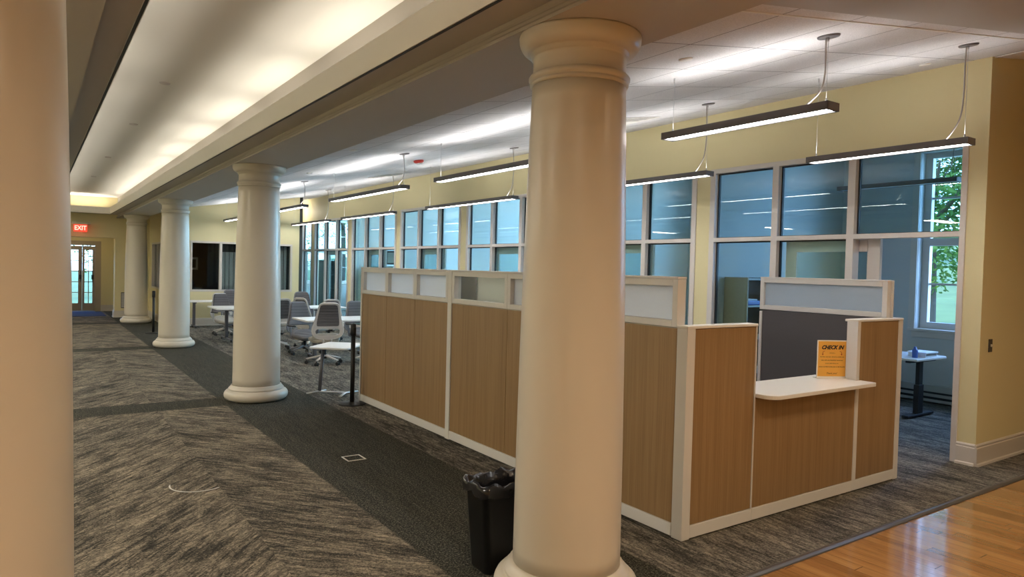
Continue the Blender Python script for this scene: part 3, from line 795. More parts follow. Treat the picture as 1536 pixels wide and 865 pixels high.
# ------------------------------------------------------------------ stanchions
def stanchion():
    t = thing('stanchion', 'black retractable-belt stanchion standing at the end of the wood partition', 'stanchion', (3.085, 7.70, 0), group='black stanchions')
    MB().lathe([(.155, 0), (.155, .008), (.145, .015), (.05, .024), (.030, .03)], 40).build('base', M['blackmetal'], t)
    MB().lathe([(.026, .028), (.026, .80)], 24).build('post', M['blackmetal'], t)
    MB().lathe([(.026, .80), (.032, .803), (.032, .93), (.027, .940), (.010, .942)], 24).box(-.018, .018, -.040, -.028, .83, .90, .003).build('belt_head', M['black'], t)
    return t
st = stanchion()
dup(st, (2.225, 17.2, 0), 0, 'black stanchion far back, half hidden behind the third column')

# ------------------------------------------------------------------ C-shaped side table
sd = thing('side_table', 'small white-topped side table on a leaning grey post, next to the stanchion', 'table', (3.22, 8.55, 0), 0)
def rrp(w, d, r, n=6): return [(x, y) for x, y, z in rr(w, d, r, 0, n)]
Mr = Matrix.Rotation(math.radians(47), 4, 'Z')
MB().prism(rrp(.33, .255, .07), .575, .597, bev=.006, M=Mr).build('tabletop', M['tabletop'], sd)
MB().box(-.14, .1, -.10, .10, .555, .576, .004, M=Mr).build('bracket', M['greymetal'], sd)
MB().tube([(-.235, -.02, .03), (-.21, .0, .3), (-.185, .02, .565)], .024, 10, rb=.017).build('post', M['greymetal'], sd)
f = MB(); f.tube([(-.40, -.02, .012), (-.245, -.02, .028), (-.12, .09, .016), (-.115, .11, .012)], .018, 8, rb=.010)
f.tube([(-.245, -.02, .024), (.02, -.24, .024)], .018, 8, rb=.010)
f.tube([(-.11, -.40, .012), (.02, -.24, .024), (.22, -.14, .012)], .018, 8, rb=.010)
f.build('foot', M['steel'], sd)

# ------------------------------------------------------------------ tables
def table(label, x0, x1, y0, y1, z=.69, mat='tabletop', legs=True):
    cx, cy = (x0+x1)/2, (y0+y1)/2; w, d = (x1-x0)/2, (y1-y0)/2
    t = thing('flip_table', label, 'table', (cx, cy, 0), group='white tables in the seating area')
    MB().prism(rrp(w, d, .04), z-.028, z, bev=.005).build('tabletop', M[mat], t)
    for sx in (-1, 1):
        l = MB(); X = sx*(w-.28)
        l.box(X-.03, X+.03, -.035, .035, .05, z-.03, .004); l.box(X-.022, X+.022, -d+.08, d-.08, .035, .065, .006)
        l.box(X-.03, X+.03, -d+.15, d-.15, z-.06, z-.028, .004)
        lo = l.build('leg', M['greymetal'], t)
        for sy in (-1, 1):
            y = sy*(d-.10)
            MB().cyl((X-.014, y, .028), (X+.014, y, .028), .028, 14).build('caster', M['black'], lo)
    return t
table('white rectangular table the front grey chairs are pushed up to', 3.715, 5.20, 11.30, 12.12)
table('white table far back near the glass offices, behind the front group', 4.55, 5.74, 14.72, 15.52)
table('white table seen left of the mid-hall column', 3.03, 4.35, 14.62, 15.66)
table('long pale table standing along the end wall under the dark windows', 2.98, 4.9, 18.05, 18.68, .66)

# ------------------------------------------------------------------ task chairs
CS = .95
def smoothcurve(pts, n=6, closed=False):
    P = [Vector(p) for p in pts]; out = []; L = len(P)
    for i in range(L if closed else L-1):
        p0 = P[(i-1) % L] if closed or i > 0 else P[i]; p1 = P[i]; p2 = P[(i+1) % L]; p3 = P[(i+2) % L] if closed or i < L-2 else P[(i+1) % L]
        for k in range(n):
            u = k/n
            out.append(.5*((2*p1)+(p2-p0)*u+(2*p0-5*p1+4*p2-p3)*u*u+(3*p1-p0-3*p2+p3)*u**3))
    if not closed: out.append(P[-1])
    return out
def backy(z): return -.205-.16*max(0, z-.55)+.02*math.cos((z-.70)*5)     # y of the backrest plane at height z
def interp(pts, z):
    if z <= pts[0][0]: return pts[0][1]
    for (a, wa), (b_, wb_) in zip(pts, pts[1:]):
        if z <= b_: return wa+(wb_-wa)*(z-a)/(b_-a)
    return pts[-1][1]
OUTW_ = [(.445, .085), (.460, .155), (.49, .212), (.53, .246), (.58, .262), (.63, .260), (.70, .238), (.80, .210), (.90, .188), (.98, .172), (1.02, .160), (1.045, .140), (1.058, .110), (1.062, .08)]
INW = [(.665, .150), (.675, .176), (.69, .187), (.75, .186), (.85, .172), (.95, .156), (1.0, .146), (1.02, .132), (1.03, .105), (1.032, .08)]
LUW = [(.505, .09), (.515, .150), (.54, .190), (.575, .203), (.60, .196), (.618, .170), (.624, .10)]
def outline(tab):
    L = [(-w_, z) for z, w_ in tab]
    return L+[(-x, z) for x, z in reversed(L)]
def plate(mb, loops, yfun, t):
    """flat outline with holes, bent to y = yfun(z), thickness t"""
    q = bmesh.new()
    for L in loops:
        P = smoothcurve([(x, z, 0) for x, z in L], 3, True)
        vs_ = [q.verts.new((p.x, p.y, 0)) for p in P]
        for i in range(len(vs_)): q.edges.new((vs_[i], vs_[(i+1) % len(vs_)]))
    bmesh.ops.triangle_fill(q, use_beauty=True, use_dissolve=False, edges=q.edges[:])
    r_ = bmesh.ops.extrude_face_region(q, geom=q.faces[:])
    top = {v for v in r_['geom'] if isinstance(v, bmesh.types.BMVert)}
    for v in q.verts:
        x, z = v.co.x, v.co.y
        v.co = (x, yfun(z)+.30*max(0, .53-z)-.012-(0 if v in top else t), z)
    bmesh.ops.recalc_face_normals(q, faces=q.faces[:])
    return mb._merge(q)
def make_chair(label, arms, frame='chairframe', seatm='seatpale'):
    t = thing('task_chair', label, 'chair', (0, 0, 0)); fm = M[frame]
    # five-star base: each leg with its twin-wheel caster
    for k in range(5):
        a = 2*PI*k/5+.3; c_, s_ = math.cos(a), math.sin(a)
        l = MB(); l.tube([(.03*c_, .03*s_, .150), (.14*c_, .14*s_, .125), (.30*c_, .30*s_, .088)], [.032, .026, .020], 8, rb=[.022, .017, .012])
        lo = l.build('leg', fm, t)
        w = MB(); px, py = .30*c_, .30*s_
        for o_ in (-1, 1):
            qx, qy = px-s_*o_*.014, py+c_*o_*.014
            w.cyl((qx-s_*o_*-.008, qy+c_*o_*-.008, .030), (qx-s_*o_*.012, qy+c_*o_*.012, .030), .030, 16)
        w.cyl((px, py, .03), (px, py, .085), .011, 8)
        w.build('caster', M['black'], lo)
    MB().lathe([(.042, .10), (.042, .17), (.028, .175), (.028, .30), (.016, .302), (.016, .36)], 20).build('gas_lift', M['black'], t)
    MB().box(-.10, .10, -.16, .12, .345, .395, .015).build('tilt_mechanism', M['black'], t)
    s = MB(); loft(s, [rr(.20, .20, .09, .395), rr(.235, .225, .10, .405), rr(.245, .235, .11, .435), rr(.235, .225, .11, .462), rr(.19, .18, .10, .472)], True, True)
    for v in s.bm.verts:
        v.co.y += .06
        if v.co.y > .12: v.co.z -= (v.co.y-.12)*.18
        if v.co.y < -.06 and v.co.z > .42: v.co.z += (-.06-v.co.y)*.8
    s.build('seat', M[seatm], t)
    p = MB(); loft(p, [rr(.20, .20, .09, .375), rr(.228, .222, .10, .388), rr(.236, .229, .10, .425), rr(.228, .222, .10, .432)], True, True)
    for v in p.bm.verts: v.co.y += .06
    p.build('seat_pan', M['cream'], t)
    # back frame: one plate with the backrest opening and the lumbar opening, rounded rim, two arms to the mechanism
    f = MB(); plate(f, [outline(OUTW_), outline(INW), outline(LUW)], backy, .016)
    rim = smoothcurve([(x, backy(z)+.30*max(0, .53-z)-.012-.008, z) for x, z in outline(OUTW_)], 2, True)
    f.tube(rim, .011, 8, True, up=(0, -1, .15))
    for sx in (-1, 1): f.tube([(sx*.07, backy(.46)-.0, .452), (sx*.066, -.17, .385), (sx*.055, -.06, .368)], .020, 8, rb=.012)
    f.build('back_frame', fm, t)
    # knit backrest with horizontal louvres in the upper part
    t2 = bmesh.new(); NX, NZ = 12, 66; g0 = []; g1 = []
    for j in range(NZ+1):
        z = .640+(1.046-.640)*j/NZ; hw = interp(OUTW_, z)-.006
        rib = .006*math.sin((z-.70)*2*PI/.028) if z > .70 else 0
        edge = 1
        a_, b_ = [], []
        for i in range(NX+1):
            u = -1+2*i/NX
            bow = .035*(1-u*u)
            x = u*hw*edge
            a_.append(t2.verts.new((x, backy(z)+.006-bow*.25*(1 if abs(u) < .99 else 0)-rib*(1-u*u), z))); b_.append(t2.verts.new((x, backy(z)-bow*.25+.026+rib*.4*(1-u*u), z)))
        g0.append(a_); g1.append(b_)
    for gg, flip in ((g0, False), (g1, True)):
        for j in range(NZ):
            z = .640+(1.046-.640)*(j+.5)/NZ
            dk = 1 if (z > .70 and math.sin((z-.70)*2*PI/.028) < -.62) else 0
            for i in range(NX):
                q = (gg[j][i], gg[j][i+1], gg[j+1][i+1], gg[j+1][i])
                fc = t2.faces.new(tuple(reversed(q)) if flip else q); fc.smooth = True; fc.material_index = dk
    for j in range(NZ):
        for i in (0, NX): t2.faces.new((g0[j][i], g0[j+1][i], g1[j+1][i], g1[j][i]))
    for i in range(NX):
        for j in (0, NZ): t2.faces.new((g0[j][i], g0[j][i+1], g1[j][i+1], g1[j][i]))
    bmesh.ops.recalc_face_normals(t2, faces=t2.faces[:])
    b2 = MB(); b2._merge(t2); b2.build('backrest', [M['chairgrey'], M['chairdark']], t)
    if arms:
        for sx in (-1, 1):
            a = MB(); a.tube(smoothcurve([(sx*.20, .0, .385), (sx*.27, -.01, .40), (sx*.285, -.02, .46), (sx*.285, -.03, .62)], 4), .020, 8, rb=.014)
            ao = a.build('armrest', fm, t)
            MB().prism(rrp(.042, .125, .038), .62, .642, bev=.008, M=Matrix.Translation((sx*.285, .02, 0))).build('arm_pad', M['black'], ao)
    t.scale = (CS, CS, CS)
    return t
GRP = 'grey task chairs in the seating area'
def at(o, x, y, face, z=0):
    """face = direction the sitter looks, degrees clockwise from +Y"""
    o.location = (x, y, z); o.rotation_euler.z = -math.radians(face); o['group'] = GRP; return o
def lower(o, d):
    """seat height adjustment: everything above the base comes down by d"""
    for c in o.children:
        if not c.name.startswith(('leg', 'gas_lift')): c.location.z = -d
    return o
def put(src, x, y, face, d, label):
    return lower(dup(src, (x, y, 0), -math.radians(face), label, GRP), d)
ca = at(make_chair('grey task chair with pale frame, back to camera, directly behind the small side table', False), 3.93, 11.02, 8)
cb = lower(at(make_chair('all-grey task chair with armrests facing the camera across the front white table', True, 'chairframe2', 'chairgrey'), 4.06, 12.42, 170), .09)
put(ca, 4.66, 10.85, -6, .10, 'grey task chair with pale frame, half hidden by the wood partition edge')
put(ca, 4.50, 13.45, 62, .05, 'pale-framed chair turned side-on, between the two white tables')
put(cb, 5.20, 15.95, 182, .05, 'grey chair back seen over the far white table, by the glass offices')
put(ca, 5.23, 14.42, 10, .13, 'grey chair hidden almost wholly behind the front chair, at the far table')
put(ca, 3.80, 13.35, -8, .05, 'grey ribbed chair back showing just right of the mid-hall column')
put(cb, 5.22, 12.62, 172, .10, 'plain grey chair back across the front white table, right beside the partition edge')
lower(at(make_chair('grey chair with pale arms, left of the mid-hall column, facing the camera', True), 3.56, 16.35, 165), .10)
put(ca, 3.62, 14.36, 6, .08, 'pale-framed chair peeping out left of the mid-hall column, back to camera')
put(cb, 3.96, 17.35, 178, .06, 'farthest grey chair back, by the table along the end wall')

# ------------------------------------------------------------------ pendant lights
def pendant(x, ya, yb, label, two, lit=True, zb=2.632, zc=None):
    L = yb-ya
    t = thing('pendant_light', label, 'pendant light', (x, ya, zb), group='linear pendant lights' if lit else None)
    w = .064; h = .052
    hs = MB()
    hs.box(-w, -w+.014, 0, L, 0, h, .002); hs.box(w-.014, w, 0, L, 0, h, .002); hs.box(-w+.014, w-.014, 0, .016, 0, h, .002); hs.box(-w+.014, w-.014, L-.016, L, 0, h, .002)
    hs.box(-w+.014, w-.014, .016, L-.016, .016, .034)
    hs.build('housing', M['fixture'], t)
    segs = [(.03, L-.03)] if not two else [(.03, L/2-.008), (L/2+.008, L-.03)]
    for a, b_ in segs:
        MB().prism([(-.034, a), (.034, a), (.034, b_), (-.034, b_)], .004, .014).build('diffuser', M['diffuser'] if lit else M['paper'], t)
        if lit: MB().prism([(-.042, a), (.042, a), (.042, b_), (-.042, b_)], .036, .042).build('uplight_lens', M['uplens'], t)
    for y in (.05, L-.06):
        zz = (zc if zc else zt(x))-zb
        MB().cyl((0, y, h-.01), (0, y, zz), .0016, 6).cyl((0, y, h-.012), (0, y, h+.028), .007, 8).cyl((0, y, zz-.035), (0, y, zz), .006, 8).build('hanger_cable', M['steel'], t)
    zz = (zc if zc else zt(x))-zb
    q = zz-h
    pts = [(-.01, .055, zz), (-.012, .058, zz-.03), (.010, .072, zz-.22*q), (.016, .076, zz-.55*q), (.004, .090, zz-.78*q), (-.02, .13, h+.08*q), (-.03, .17, h+.002)]
    MB().tube(smoothcurve(pts, 5), .0055, 6, up=(0, 1, 0)).build('power_cord', M['cable'], t)
    sl = math.atan(.164)
    MB().lathe([(.062, -.012), (.066, -.006), (.066, 0)], 28, M=Matrix.Translation((0, .05, zz)) @ Matrix.Rotation(-sl if not zc else 0, 4, 'Y')).build('canopy', M['fixture'], t)
    return t
XA, XB = 4.0, 5.745
pendant(XA, 2.41, 3.76, 'short grey linear pendant nearest the camera, right of the foreground column', False)
pendant(XA, 4.75, 7.41, 'long grey linear pendant cut by the left side of the foreground column', True)
pendant(XA, 8.30, 10.98, 'long grey linear pendant between the foreground and mid-hall columns, hall side', True)
pendant(XA, 12.35, 15.0, 'grey linear pendant with its near end just right of the mid-hall column', True)
pendant(XA, 16.1, 18.5, 'far grey linear pendant just left of the mid-hall column', True)
pendant(XB, 2.36, 3.67, 'short grey linear pendant in front of the glazing, nearest the right edge', False)
pendant(XB, 4.79, 7.45, 'long grey linear pendant near the glazing, just right of the foreground column', True)
pendant(XB, 8.31, 10.99, 'long grey linear pendant near the glazing, just left of the foreground column', True)
pendant(XB, 12.40, 15.06, 'grey linear pendant near the glazing, right above the far chairs', True)
pendant(XB, 16.0, 18.7, 'farthest grey linear pendant near the glazing, by the end wall corner', True)

# ------------------------------------------------------------------ ceiling bits
def disc(name, x, y, z, r, label, cat, mat, h=.012, tilt=True, group=None):
    o = MB().lathe([(r*.9, -h), (r, -h*.4), (r, 0)], 28).build(name, M[mat]); o.location = (x, y, z)
    if tilt: o.rotation_euler.y = -math.atan(.164)
    return tag(o, label, cat, group)
disc('sprinkler_cover', 3.47, 3.12, zt(3.47), .045, 'small round sprinkler cover on tiles nearest the foreground column', 'sprinkler', 'covewhite')
disc('sprinkler_cover', 6.33, 2.99, zt(6.33), .045, 'small round sprinkler cover on tiles near the yellow wall top', 'sprinkler', 'covewhite')
disc('sprinkler_cover', 3.0, 7.6, zt(3.0), .045, 'small round sprinkler cover on tiles beside the beam', 'sprinkler', 'covewhite')
disc('sprinkler_cover', 3.46, 10.5, zt(3.46), .045, 'small round sprinkler cover on tiles right of the mid-hall column', 'sprinkler', 'covewhite')
for (y, d) in ((7.44, 'nearest the camera'), (9.95, 'second nearest'), (13.46, 'third along'), (16.8, 'farthest back')):
    disc('sprinkler_cover', 1.04, y, ZC, .05, 'flat grey disc on the bright cove ceiling, '+d, 'sprinkler', 'frame', .012, False)
s = thing('fire_strobe', 'red ceiling fire alarm strobe on the tile ceiling above the partition', 'alarm', (4.76, 9.45, zt(4.76)))
s.rotation_euler.y = -math.atan(.164)
MB().lathe([(.055, -.045), (.075, -.030), (.078, -.008), (.06, 0)], 32).build('housing', M['red'], s)
MB().box(-.02, .02, -.045, .045, -.068, -.042, .008).build('strobe_lens', M['clearlens'], s)
v = thing('ceiling_vent', 'square ceiling air diffuser in the tiles near the far glazing', 'vent', (5.62, 12.4, zt(5.62)))
v.rotation_euler.y = -math.atan(.164)
fr = MB()
for r0, r1, z in ((.30, .27, -.004), (.24, .215, -.008), (.18, .155, -.012), (.12, .02, -.016)):
    for q in ((-r0, r0, -r0, -r1), (-r0, r0, r1, r0), (-r0, -r1, -r1, r1), (r1, r0, -r1, r1)): fr.box(q[0], q[1], q[2], q[3], z-.006, z)
fr.build('louvre', M['covewhite'], v)
MB().box(-.27, .27, -.27, .27, -.002, 0).build('backing', M['fixture'], v)
v2 = dup(v, (5.60, 5.95, zt(5.60)), 0, 'square ceiling air diffuser in the tiles right of the foreground column')

# ------------------------------------------------------------------ marks set in the carpet
fb = MB()
for q in ((-.062, .062, -.062, -.054), (-.062, .062, .054, .062), (-.062, -.054, -.054, .054), (.054, .062, -.054, .054)): fb.box(q[0], q[1], q[2], q[3], 0, .004)
o = fb.build('floor_box_frame', M['marker'], loc=(2.235, 5.52, 0), rz=.0); o.scale = (1.28, 1.28, 1)
tag(o, 'pale square floor-box frame set in the dark carpet band', 'floor box')
a = MB(); pts = [(.175*math.cos(math.radians(d)), .175*math.sin(math.radians(d)), .002) for d in range(160, 305, 6)]
a.tube(pts, [.001]+[.0055]*(len(pts)-2)+[.001], 6, rb=.002)
o = a.build('floor_ring_glint', M['marker'], loc=(1.01, 5.42, 0)); o.scale = (1.1, 1.1, 1); tag(o, 'thin pale arc, the painted glint on a round floor cover in the hall carpet', 'floor cover')  # only the glinting part of the ring; highlight put into shape and colour

# ------------------------------------------------------------------ wall fittings
t = thing('light_switch', 'dark light switch plate on the yellow wall at the right edge', 'switch', (7.0, 2.66, 1.05))
MB().box(-.035, .035, -.008, 0, -.058, .058, .003).build('plate', M['switch'], t)
MB().box(-.006, .006, -.022, -.006, -.012, .012, .002).build('toggle', M['beige'], t)
t = thing('exit_sign', 'lit red EXIT sign under a beige bracket over the far passage', 'sign', (1.10, 22.0, 0))
MB().box(-.24, .20, -.03, .20, 2.535, 2.60, .006).build('bracket', M['beige'], t)
MB().box(-.19, .12, -.012, .012, 2.335, 2.53, .004).build('sign_face', M['exitred'], t)
text('lettering', 'EXIT', .165, M['exitletter'], t, (-.035, -.0135, 2.432), bold=.004, sx=.82)
t = thing('wall_grille', 'grey louvred vent grille low on the hall end wall, left of the farthest column', 'vent', (2.10, YH, .48))
MB().box(-.05, .20, -.02, 0, -.22, .22, .004).build('frame', M['fixture'], t)
g_ = MB()
for k in range(11): g_.box(-.035, .185, -.026, -.018, -.19+k*.036, -.172+k*.036)
g_.build('slats', M['pframe'], t)

# exit doors at the end of the passage
d = MB(); d.box(1.60, 1.76, YX-.02, YX+.13, 0, 2.16, .006); d.box(.30, .46, YX-.02, YX+.13, 0, 2.16, .006); d.box(.46, 1.60, YX-.02, YX+.13, 2.02, 2.16, .006)
struct(d, 'trim_7', M['doorwood'])
def french(n, a, b, y, hx, rot=0, pivot=None):
    d = MB(); s = .10 if b-a > .5 else .06
    d.box(a, a+s, y, y+.045, .01, 2.0, .003); d.box(b-s, b, y, y+.045, .01, 2.0, .003); d.box(a+s, b-s, y, y+.045, 1.88, 2.0, .003); d.box(a+s, b-s, y, y+.045, .01, .25, .003)
    root = struct(d, 'door_%d' % n, M['doorwood'])
    m_ = MB(); c_ = (a+b)/2
    for k in range(1, 5): z = .25+(1.88-.25)*k/5; m_.box(a+s, b-s, y+.012, y+.033, z-.011, z+.011)
    m_.box(c_-.011, c_+.011, y+.012, y+.033, .25, 1.88); m_.build('muntins', M['doorwood'], root)
    MB().box(a+s, b-s, y+.02, y+.025, .25, 1.88).build('pane', M['winpane'], root)
    h = MB(); h.tube([(hx, y-.045, .90), (hx, y-.045, 1.25)], .012, 8, up=(0, 1, 0)); h.box(hx-.03, hx+.03, y-.012, y, .98, 1.12, .003); h.cyl((hx, y-.045, .92), (hx, y, .92), .008, 8); h.cyl((hx, y-.045, 1.23), (hx, y, 1.23), .008, 8)
    h.build('door_handle', M['blackmetal'], root)
french(20, .62, 1.265, YX+.05, 1.215)
french(21, 1.27, 1.598, YX+.05, 1.54)
struct(MB().box(.46, .615, YX+.02, YX+.12, 0, 2.02, .004), 'trim_8', M['doorwood'])
o = MB().box(.5, 1.75, 22.75, 24.7, 0, .010, .003).build('entry_mat', M['bluemat']); tag(o, 'dark blue entry mat on the passage floor before the glass doors', 'mat')

# dark room contents
b = MB()
for k in range(5): b.box(5.30+k*.09, 5.375+k*.09, 0, .012, 0, 1.20, M=Matrix.Translation((0, 19.22, .88)))
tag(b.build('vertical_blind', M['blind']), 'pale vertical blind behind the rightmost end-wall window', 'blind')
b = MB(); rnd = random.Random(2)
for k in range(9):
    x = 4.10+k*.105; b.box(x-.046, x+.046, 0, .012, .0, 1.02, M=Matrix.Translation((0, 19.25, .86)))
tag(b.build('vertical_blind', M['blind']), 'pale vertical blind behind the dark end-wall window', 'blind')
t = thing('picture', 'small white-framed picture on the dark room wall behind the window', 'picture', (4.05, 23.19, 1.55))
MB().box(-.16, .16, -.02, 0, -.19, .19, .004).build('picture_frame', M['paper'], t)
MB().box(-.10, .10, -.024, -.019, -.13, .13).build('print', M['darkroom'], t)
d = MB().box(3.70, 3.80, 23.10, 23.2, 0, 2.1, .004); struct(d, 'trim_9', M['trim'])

# ------------------------------------------------------------------ things inside the offices
cb_ = thing('storage_cabinet', 'pale oak storage cabinet with open dark shelves inside the nearest office', 'cabinet', (7.16, 5.34, 0))
MB().box(0, .025, 0, .345, .0, 1.59, .002).build('side_panel', M['cabwood'], cb_)
MB().box(.875, .90, 0, .345, .0, 1.59, .002).build('side_panel', M['cabwood'], cb_)
MB().box(.025, .875, .33, .345, 0, 1.59).build('back_panel', M['darkroom'], cb_)
for z in (.04, .42, .84, 1.24, 1.57): MB().box(.025, .875, .0, .33, z-.012, z+.012, .001).build('shelf', M['heater'], cb_)
t = MB().box(-.13, .13, -.12, .12, 0, .055, .012).build('binder', M['bluepl'], loc=(7.35, 5.49, 1.252)); tag(t, 'blue binder lying on the open shelf of the oak cabinet', 'binder')
t = MB().box(-.09, .09, -.08, .08, 0, .02, .004).build('paper_stack', M['paper'], loc=(7.34, 5.47, 1.307)); tag(t, 'small white paper pad lying on the blue binder', 'paper')
ds = thing('office_desk', 'height-adjustable desk with a grey top under the office window', 'desk', (8.35, 3.90, 0))
MB().prism([(0, 0), (.72, 0), (.78, .04), (.78, 1.4), (0, 1.4)], .675, .70, bev=.004).build('tabletop', M['white_top'], ds)
for y in (.10, 1.3):
    l = MB(); l.box(.22, .34, y-.03, y+.03, .04, .38, .004); l.box(.235, .325, y-.022, y+.022, .38, .66, .004); l.box(-.02, .60, y-.035, y+.035, .012, .04, .006); l.box(.0, .62, y-.03, y+.03, .65, .675, .004)
    l.build('leg', M['black'], ds)
t = thing('paper_tray', 'white paper tray on the office desk below the window', 'tray', (8.80, 4.05, .7005))
MB().box(-.14, .14, -.10, .10, 0, .012, .003).build('tray_base', M['paper'], t)
MB().box(-.15, .15, -.11, .11, .045, .06, .004).build('lid', M['paper'], t)
for sx in (-1, 1): MB().box(min(sx*.13, sx*.14), max(sx*.13, sx*.14), -.10, .10, .012, .046).build('side', M['paper'], t)
t = MB().lathe([(.03, 0), (.03, .09), (.02, .10), (.012, .13)], 16).build('spray_bottle', M['bluepl'], loc=(8.55, 4.02, .7005)); tag(t, 'small blue bottle on the office desk beside the paper tray', 'bottle')
pendant(8.5, 3.6, 5.0, 'unlit pendant hanging inside the nearest office', False, lit=False, zb=2.72, zc=3.46)
h = MB()
for a, b_ in ((2.82, 5.69),):
    h.box(XO-.10, XO, a, b_, .02, .24, .006)
hr = thing('baseboard_heater', 'low enamel baseboard heater with dark slots under the office window', 'heater', (0, 0, 0))
h.build('cover', M['heater'], hr)
h = MB(); h.box(XO-.103, XO-.099, 2.85, 5.66, .06, .09); h.box(XO-.103, XO-.099, 2.85, 5.66, .13, .155); h.build('slot', M['gasket'], hr)
# fifth office: white screens, a monitor on an arm and a picture
def office_screen(x, y0, y1, z, label):
    t = thing('office_screen', label, 'screen', (x, y0, 0), group='white screens in the fifth office')
    MB().box(0, .04, 0, y1-y0, .05, z, .008).build('board', M['paper'], t)
    MB().box(-.06, .10, .03, .09, 0, .05, .004).box(-.06, .10, y1-y0-.09, y1-y0-.03, 0, .05, .004).build('foot', M['black'], t)
office_screen(7.28, 15.70, 16.50, 1.62, 'white free-standing screen inside the fifth office, nearer one')
office_screen(7.30, 16.55, 17.22, 1.60, 'white free-standing screen inside the fifth office, farther one')
t = thing('monitor', 'monitor with a blue picture on a black arm in the fifth office', 'monitor', (7.75, 14.98, 0))
MB().box(-.02, .02, -.28, .28, 1.52, 1.86, .006).build('case', M['black'], t)
MB().box(-.024, -.0205, -.25, .25, 1.56, 1.83).build('screen', M['screen'], t)
MB().tube(smoothcurve([(.02, .05, 1.68), (.10, .08, 1.68), (.14, .12, 1.9), (.12, .14, 2.3), (.12, .14, 3.46)], 4), .014, 8).build('arm', M['black'], t)
t = thing('picture', 'dark framed blue picture seen through the fifth office glazing', 'picture', (7.42, 16.1, 1.83))
MB().box(-.015, .015, -.26, .26, -.17, .17, .004).build('picture_frame', M['black'], t)
MB().box(-.019, -.0145, -.20, .20, -.13, .13).build('print', M['heater'], t)
# bookcase in the last office
bk = thing('bookcase', 'dark bookcase of books and binders inside the farthest office', 'bookcase', (7.60, 21.2, 0))
MB().box(0, .02, 0, 1.2, 0, 1.75, .002).box(.30, .32, 0, 1.2, 0, 1.75, .002).build('side_panel', M['black'], bk)
MB().box(.02, .30, 1.18, 1.2, 0, 1.75).build('back_panel', M['black'], bk)
for z in (.03, .45, .87, 1.29, 1.73): MB().box(.0, .32, 0, 1.18, z-.012, z+.012).build('shelf', M['black'], bk)

# ------------------------------------------------------------------ outside
GP = [(XO+.3, -.3), (22, .15), (40, 1.9), (70, 5.5), (130, 9)]
def gz(x):
    for (a, za), (b, zb) in zip(GP, GP[1:]):
        if x <= b: return za+(zb-za)*(x-a)/(b-a) if x > a else za
    return GP[-1][1]
gm = MB()
for (a, za), (b, zb) in zip(GP, GP[1:]): gm.hexa([(a, -60, za-.1), (b, -60, zb-.1), (b, 130, zb-.1), (a, 130, za-.1)], [(a, -60, za), (b, -60, zb), (b, 130, zb), (a, 130, za)])
gm.box(-40, XO+.3, 24.2, 130, -.4, -.3)
struct(gm, 'ground', M['grass'])
def tree(x, y, h, r, leaf, label, seed, n=11000):
    rnd = random.Random(seed); t = thing('tree', label, 'tree', (x, y, gz(x)-.02), group='trees on the lawn')
    tk = MB(); tk.tube(smoothcurve([(0, 0, 0), (.05, .03, h*.25), (-.08, .06, h*.5), (.05, 0, h*.8)], 4), [.24-.011*k for k in range(13)], 10, up=(0, 1, 0))
    for k in range(7):
        a = rnd.uniform(0, 2*PI); z = h*rnd.uniform(.3, .65)
        tk.tube([(0, 0, z), (r*.35*math.cos(a), r*.35*math.sin(a), z+h*.10), (r*.7*math.cos(a), r*.7*math.sin(a), z+h*.16)], [.09, .06, .02], 6)
    tk.build('trunk', M['bark'], t)
    cr = MB(); bm = cr.bm
    blobs = [(rnd.gauss(0, r*.38), rnd.gauss(0, r*.38), h*rnd.uniform(.26, .95), r*rnd.uniform(.28, .5)) for _ in range(16)]
    for _ in range(n):
        bx, by, bz, br = rnd.choice(blobs)
        d = Vector((rnd.gauss(0, 1), rnd.gauss(0, 1), rnd.gauss(0, 1))).normalized()*br*rnd.uniform(.55, 1.05)
        p = Vector((bx, by, max(bz, 1.2)))+d
        u = Vector((rnd.gauss(0, 1), rnd.gauss(0, 1), rnd.gauss(0, .6))).normalized(); v = u.orthogonal().normalized(); s = rnd.uniform(.05, .12)
        bm.faces.new([bm.verts.new(p-u*s), bm.verts.new(p+v*s*.55), bm.verts.new(p+u*s), bm.verts.new(p-v*s*.55)])
    cr.build('crown', M[leaf], t)
tr_ = [(21.0, 9.6, 8.5, 3.6, 'leafa', 'leafy green tree on the lawn, nearest the office window'),
       (33, 11.5, 10, 4.6, 'leafb', 'yellow-green tree on the lawn behind the nearest one'),
       (45, 22.5, 12, 6.0, 'leafa', 'tall broad tree far behind the office window'),
       (30, 23.5, 11, 4.8, 'leafb', 'bright tree farther along the lawn'),
       (58, 36, 14, 7.5, 'leafb', 'large pale tree at the top of the lawn'),
       (15.5, 38.0, 10, 4.4, 'leafb', 'bright tree beyond the farthest office window'),
       (3.0, 44.0, 10, 4.8, 'leafa', 'dark green tree beyond the passage doors'),
       (21.0, 55.0, 13, 6.0, 'leafa', 'broad green tree at the far end of the lawn')]
for k, (x, y, h, r, lf, lab) in enumerate(tr_): tree(x, y, h, r, lf, lab, 10+k)

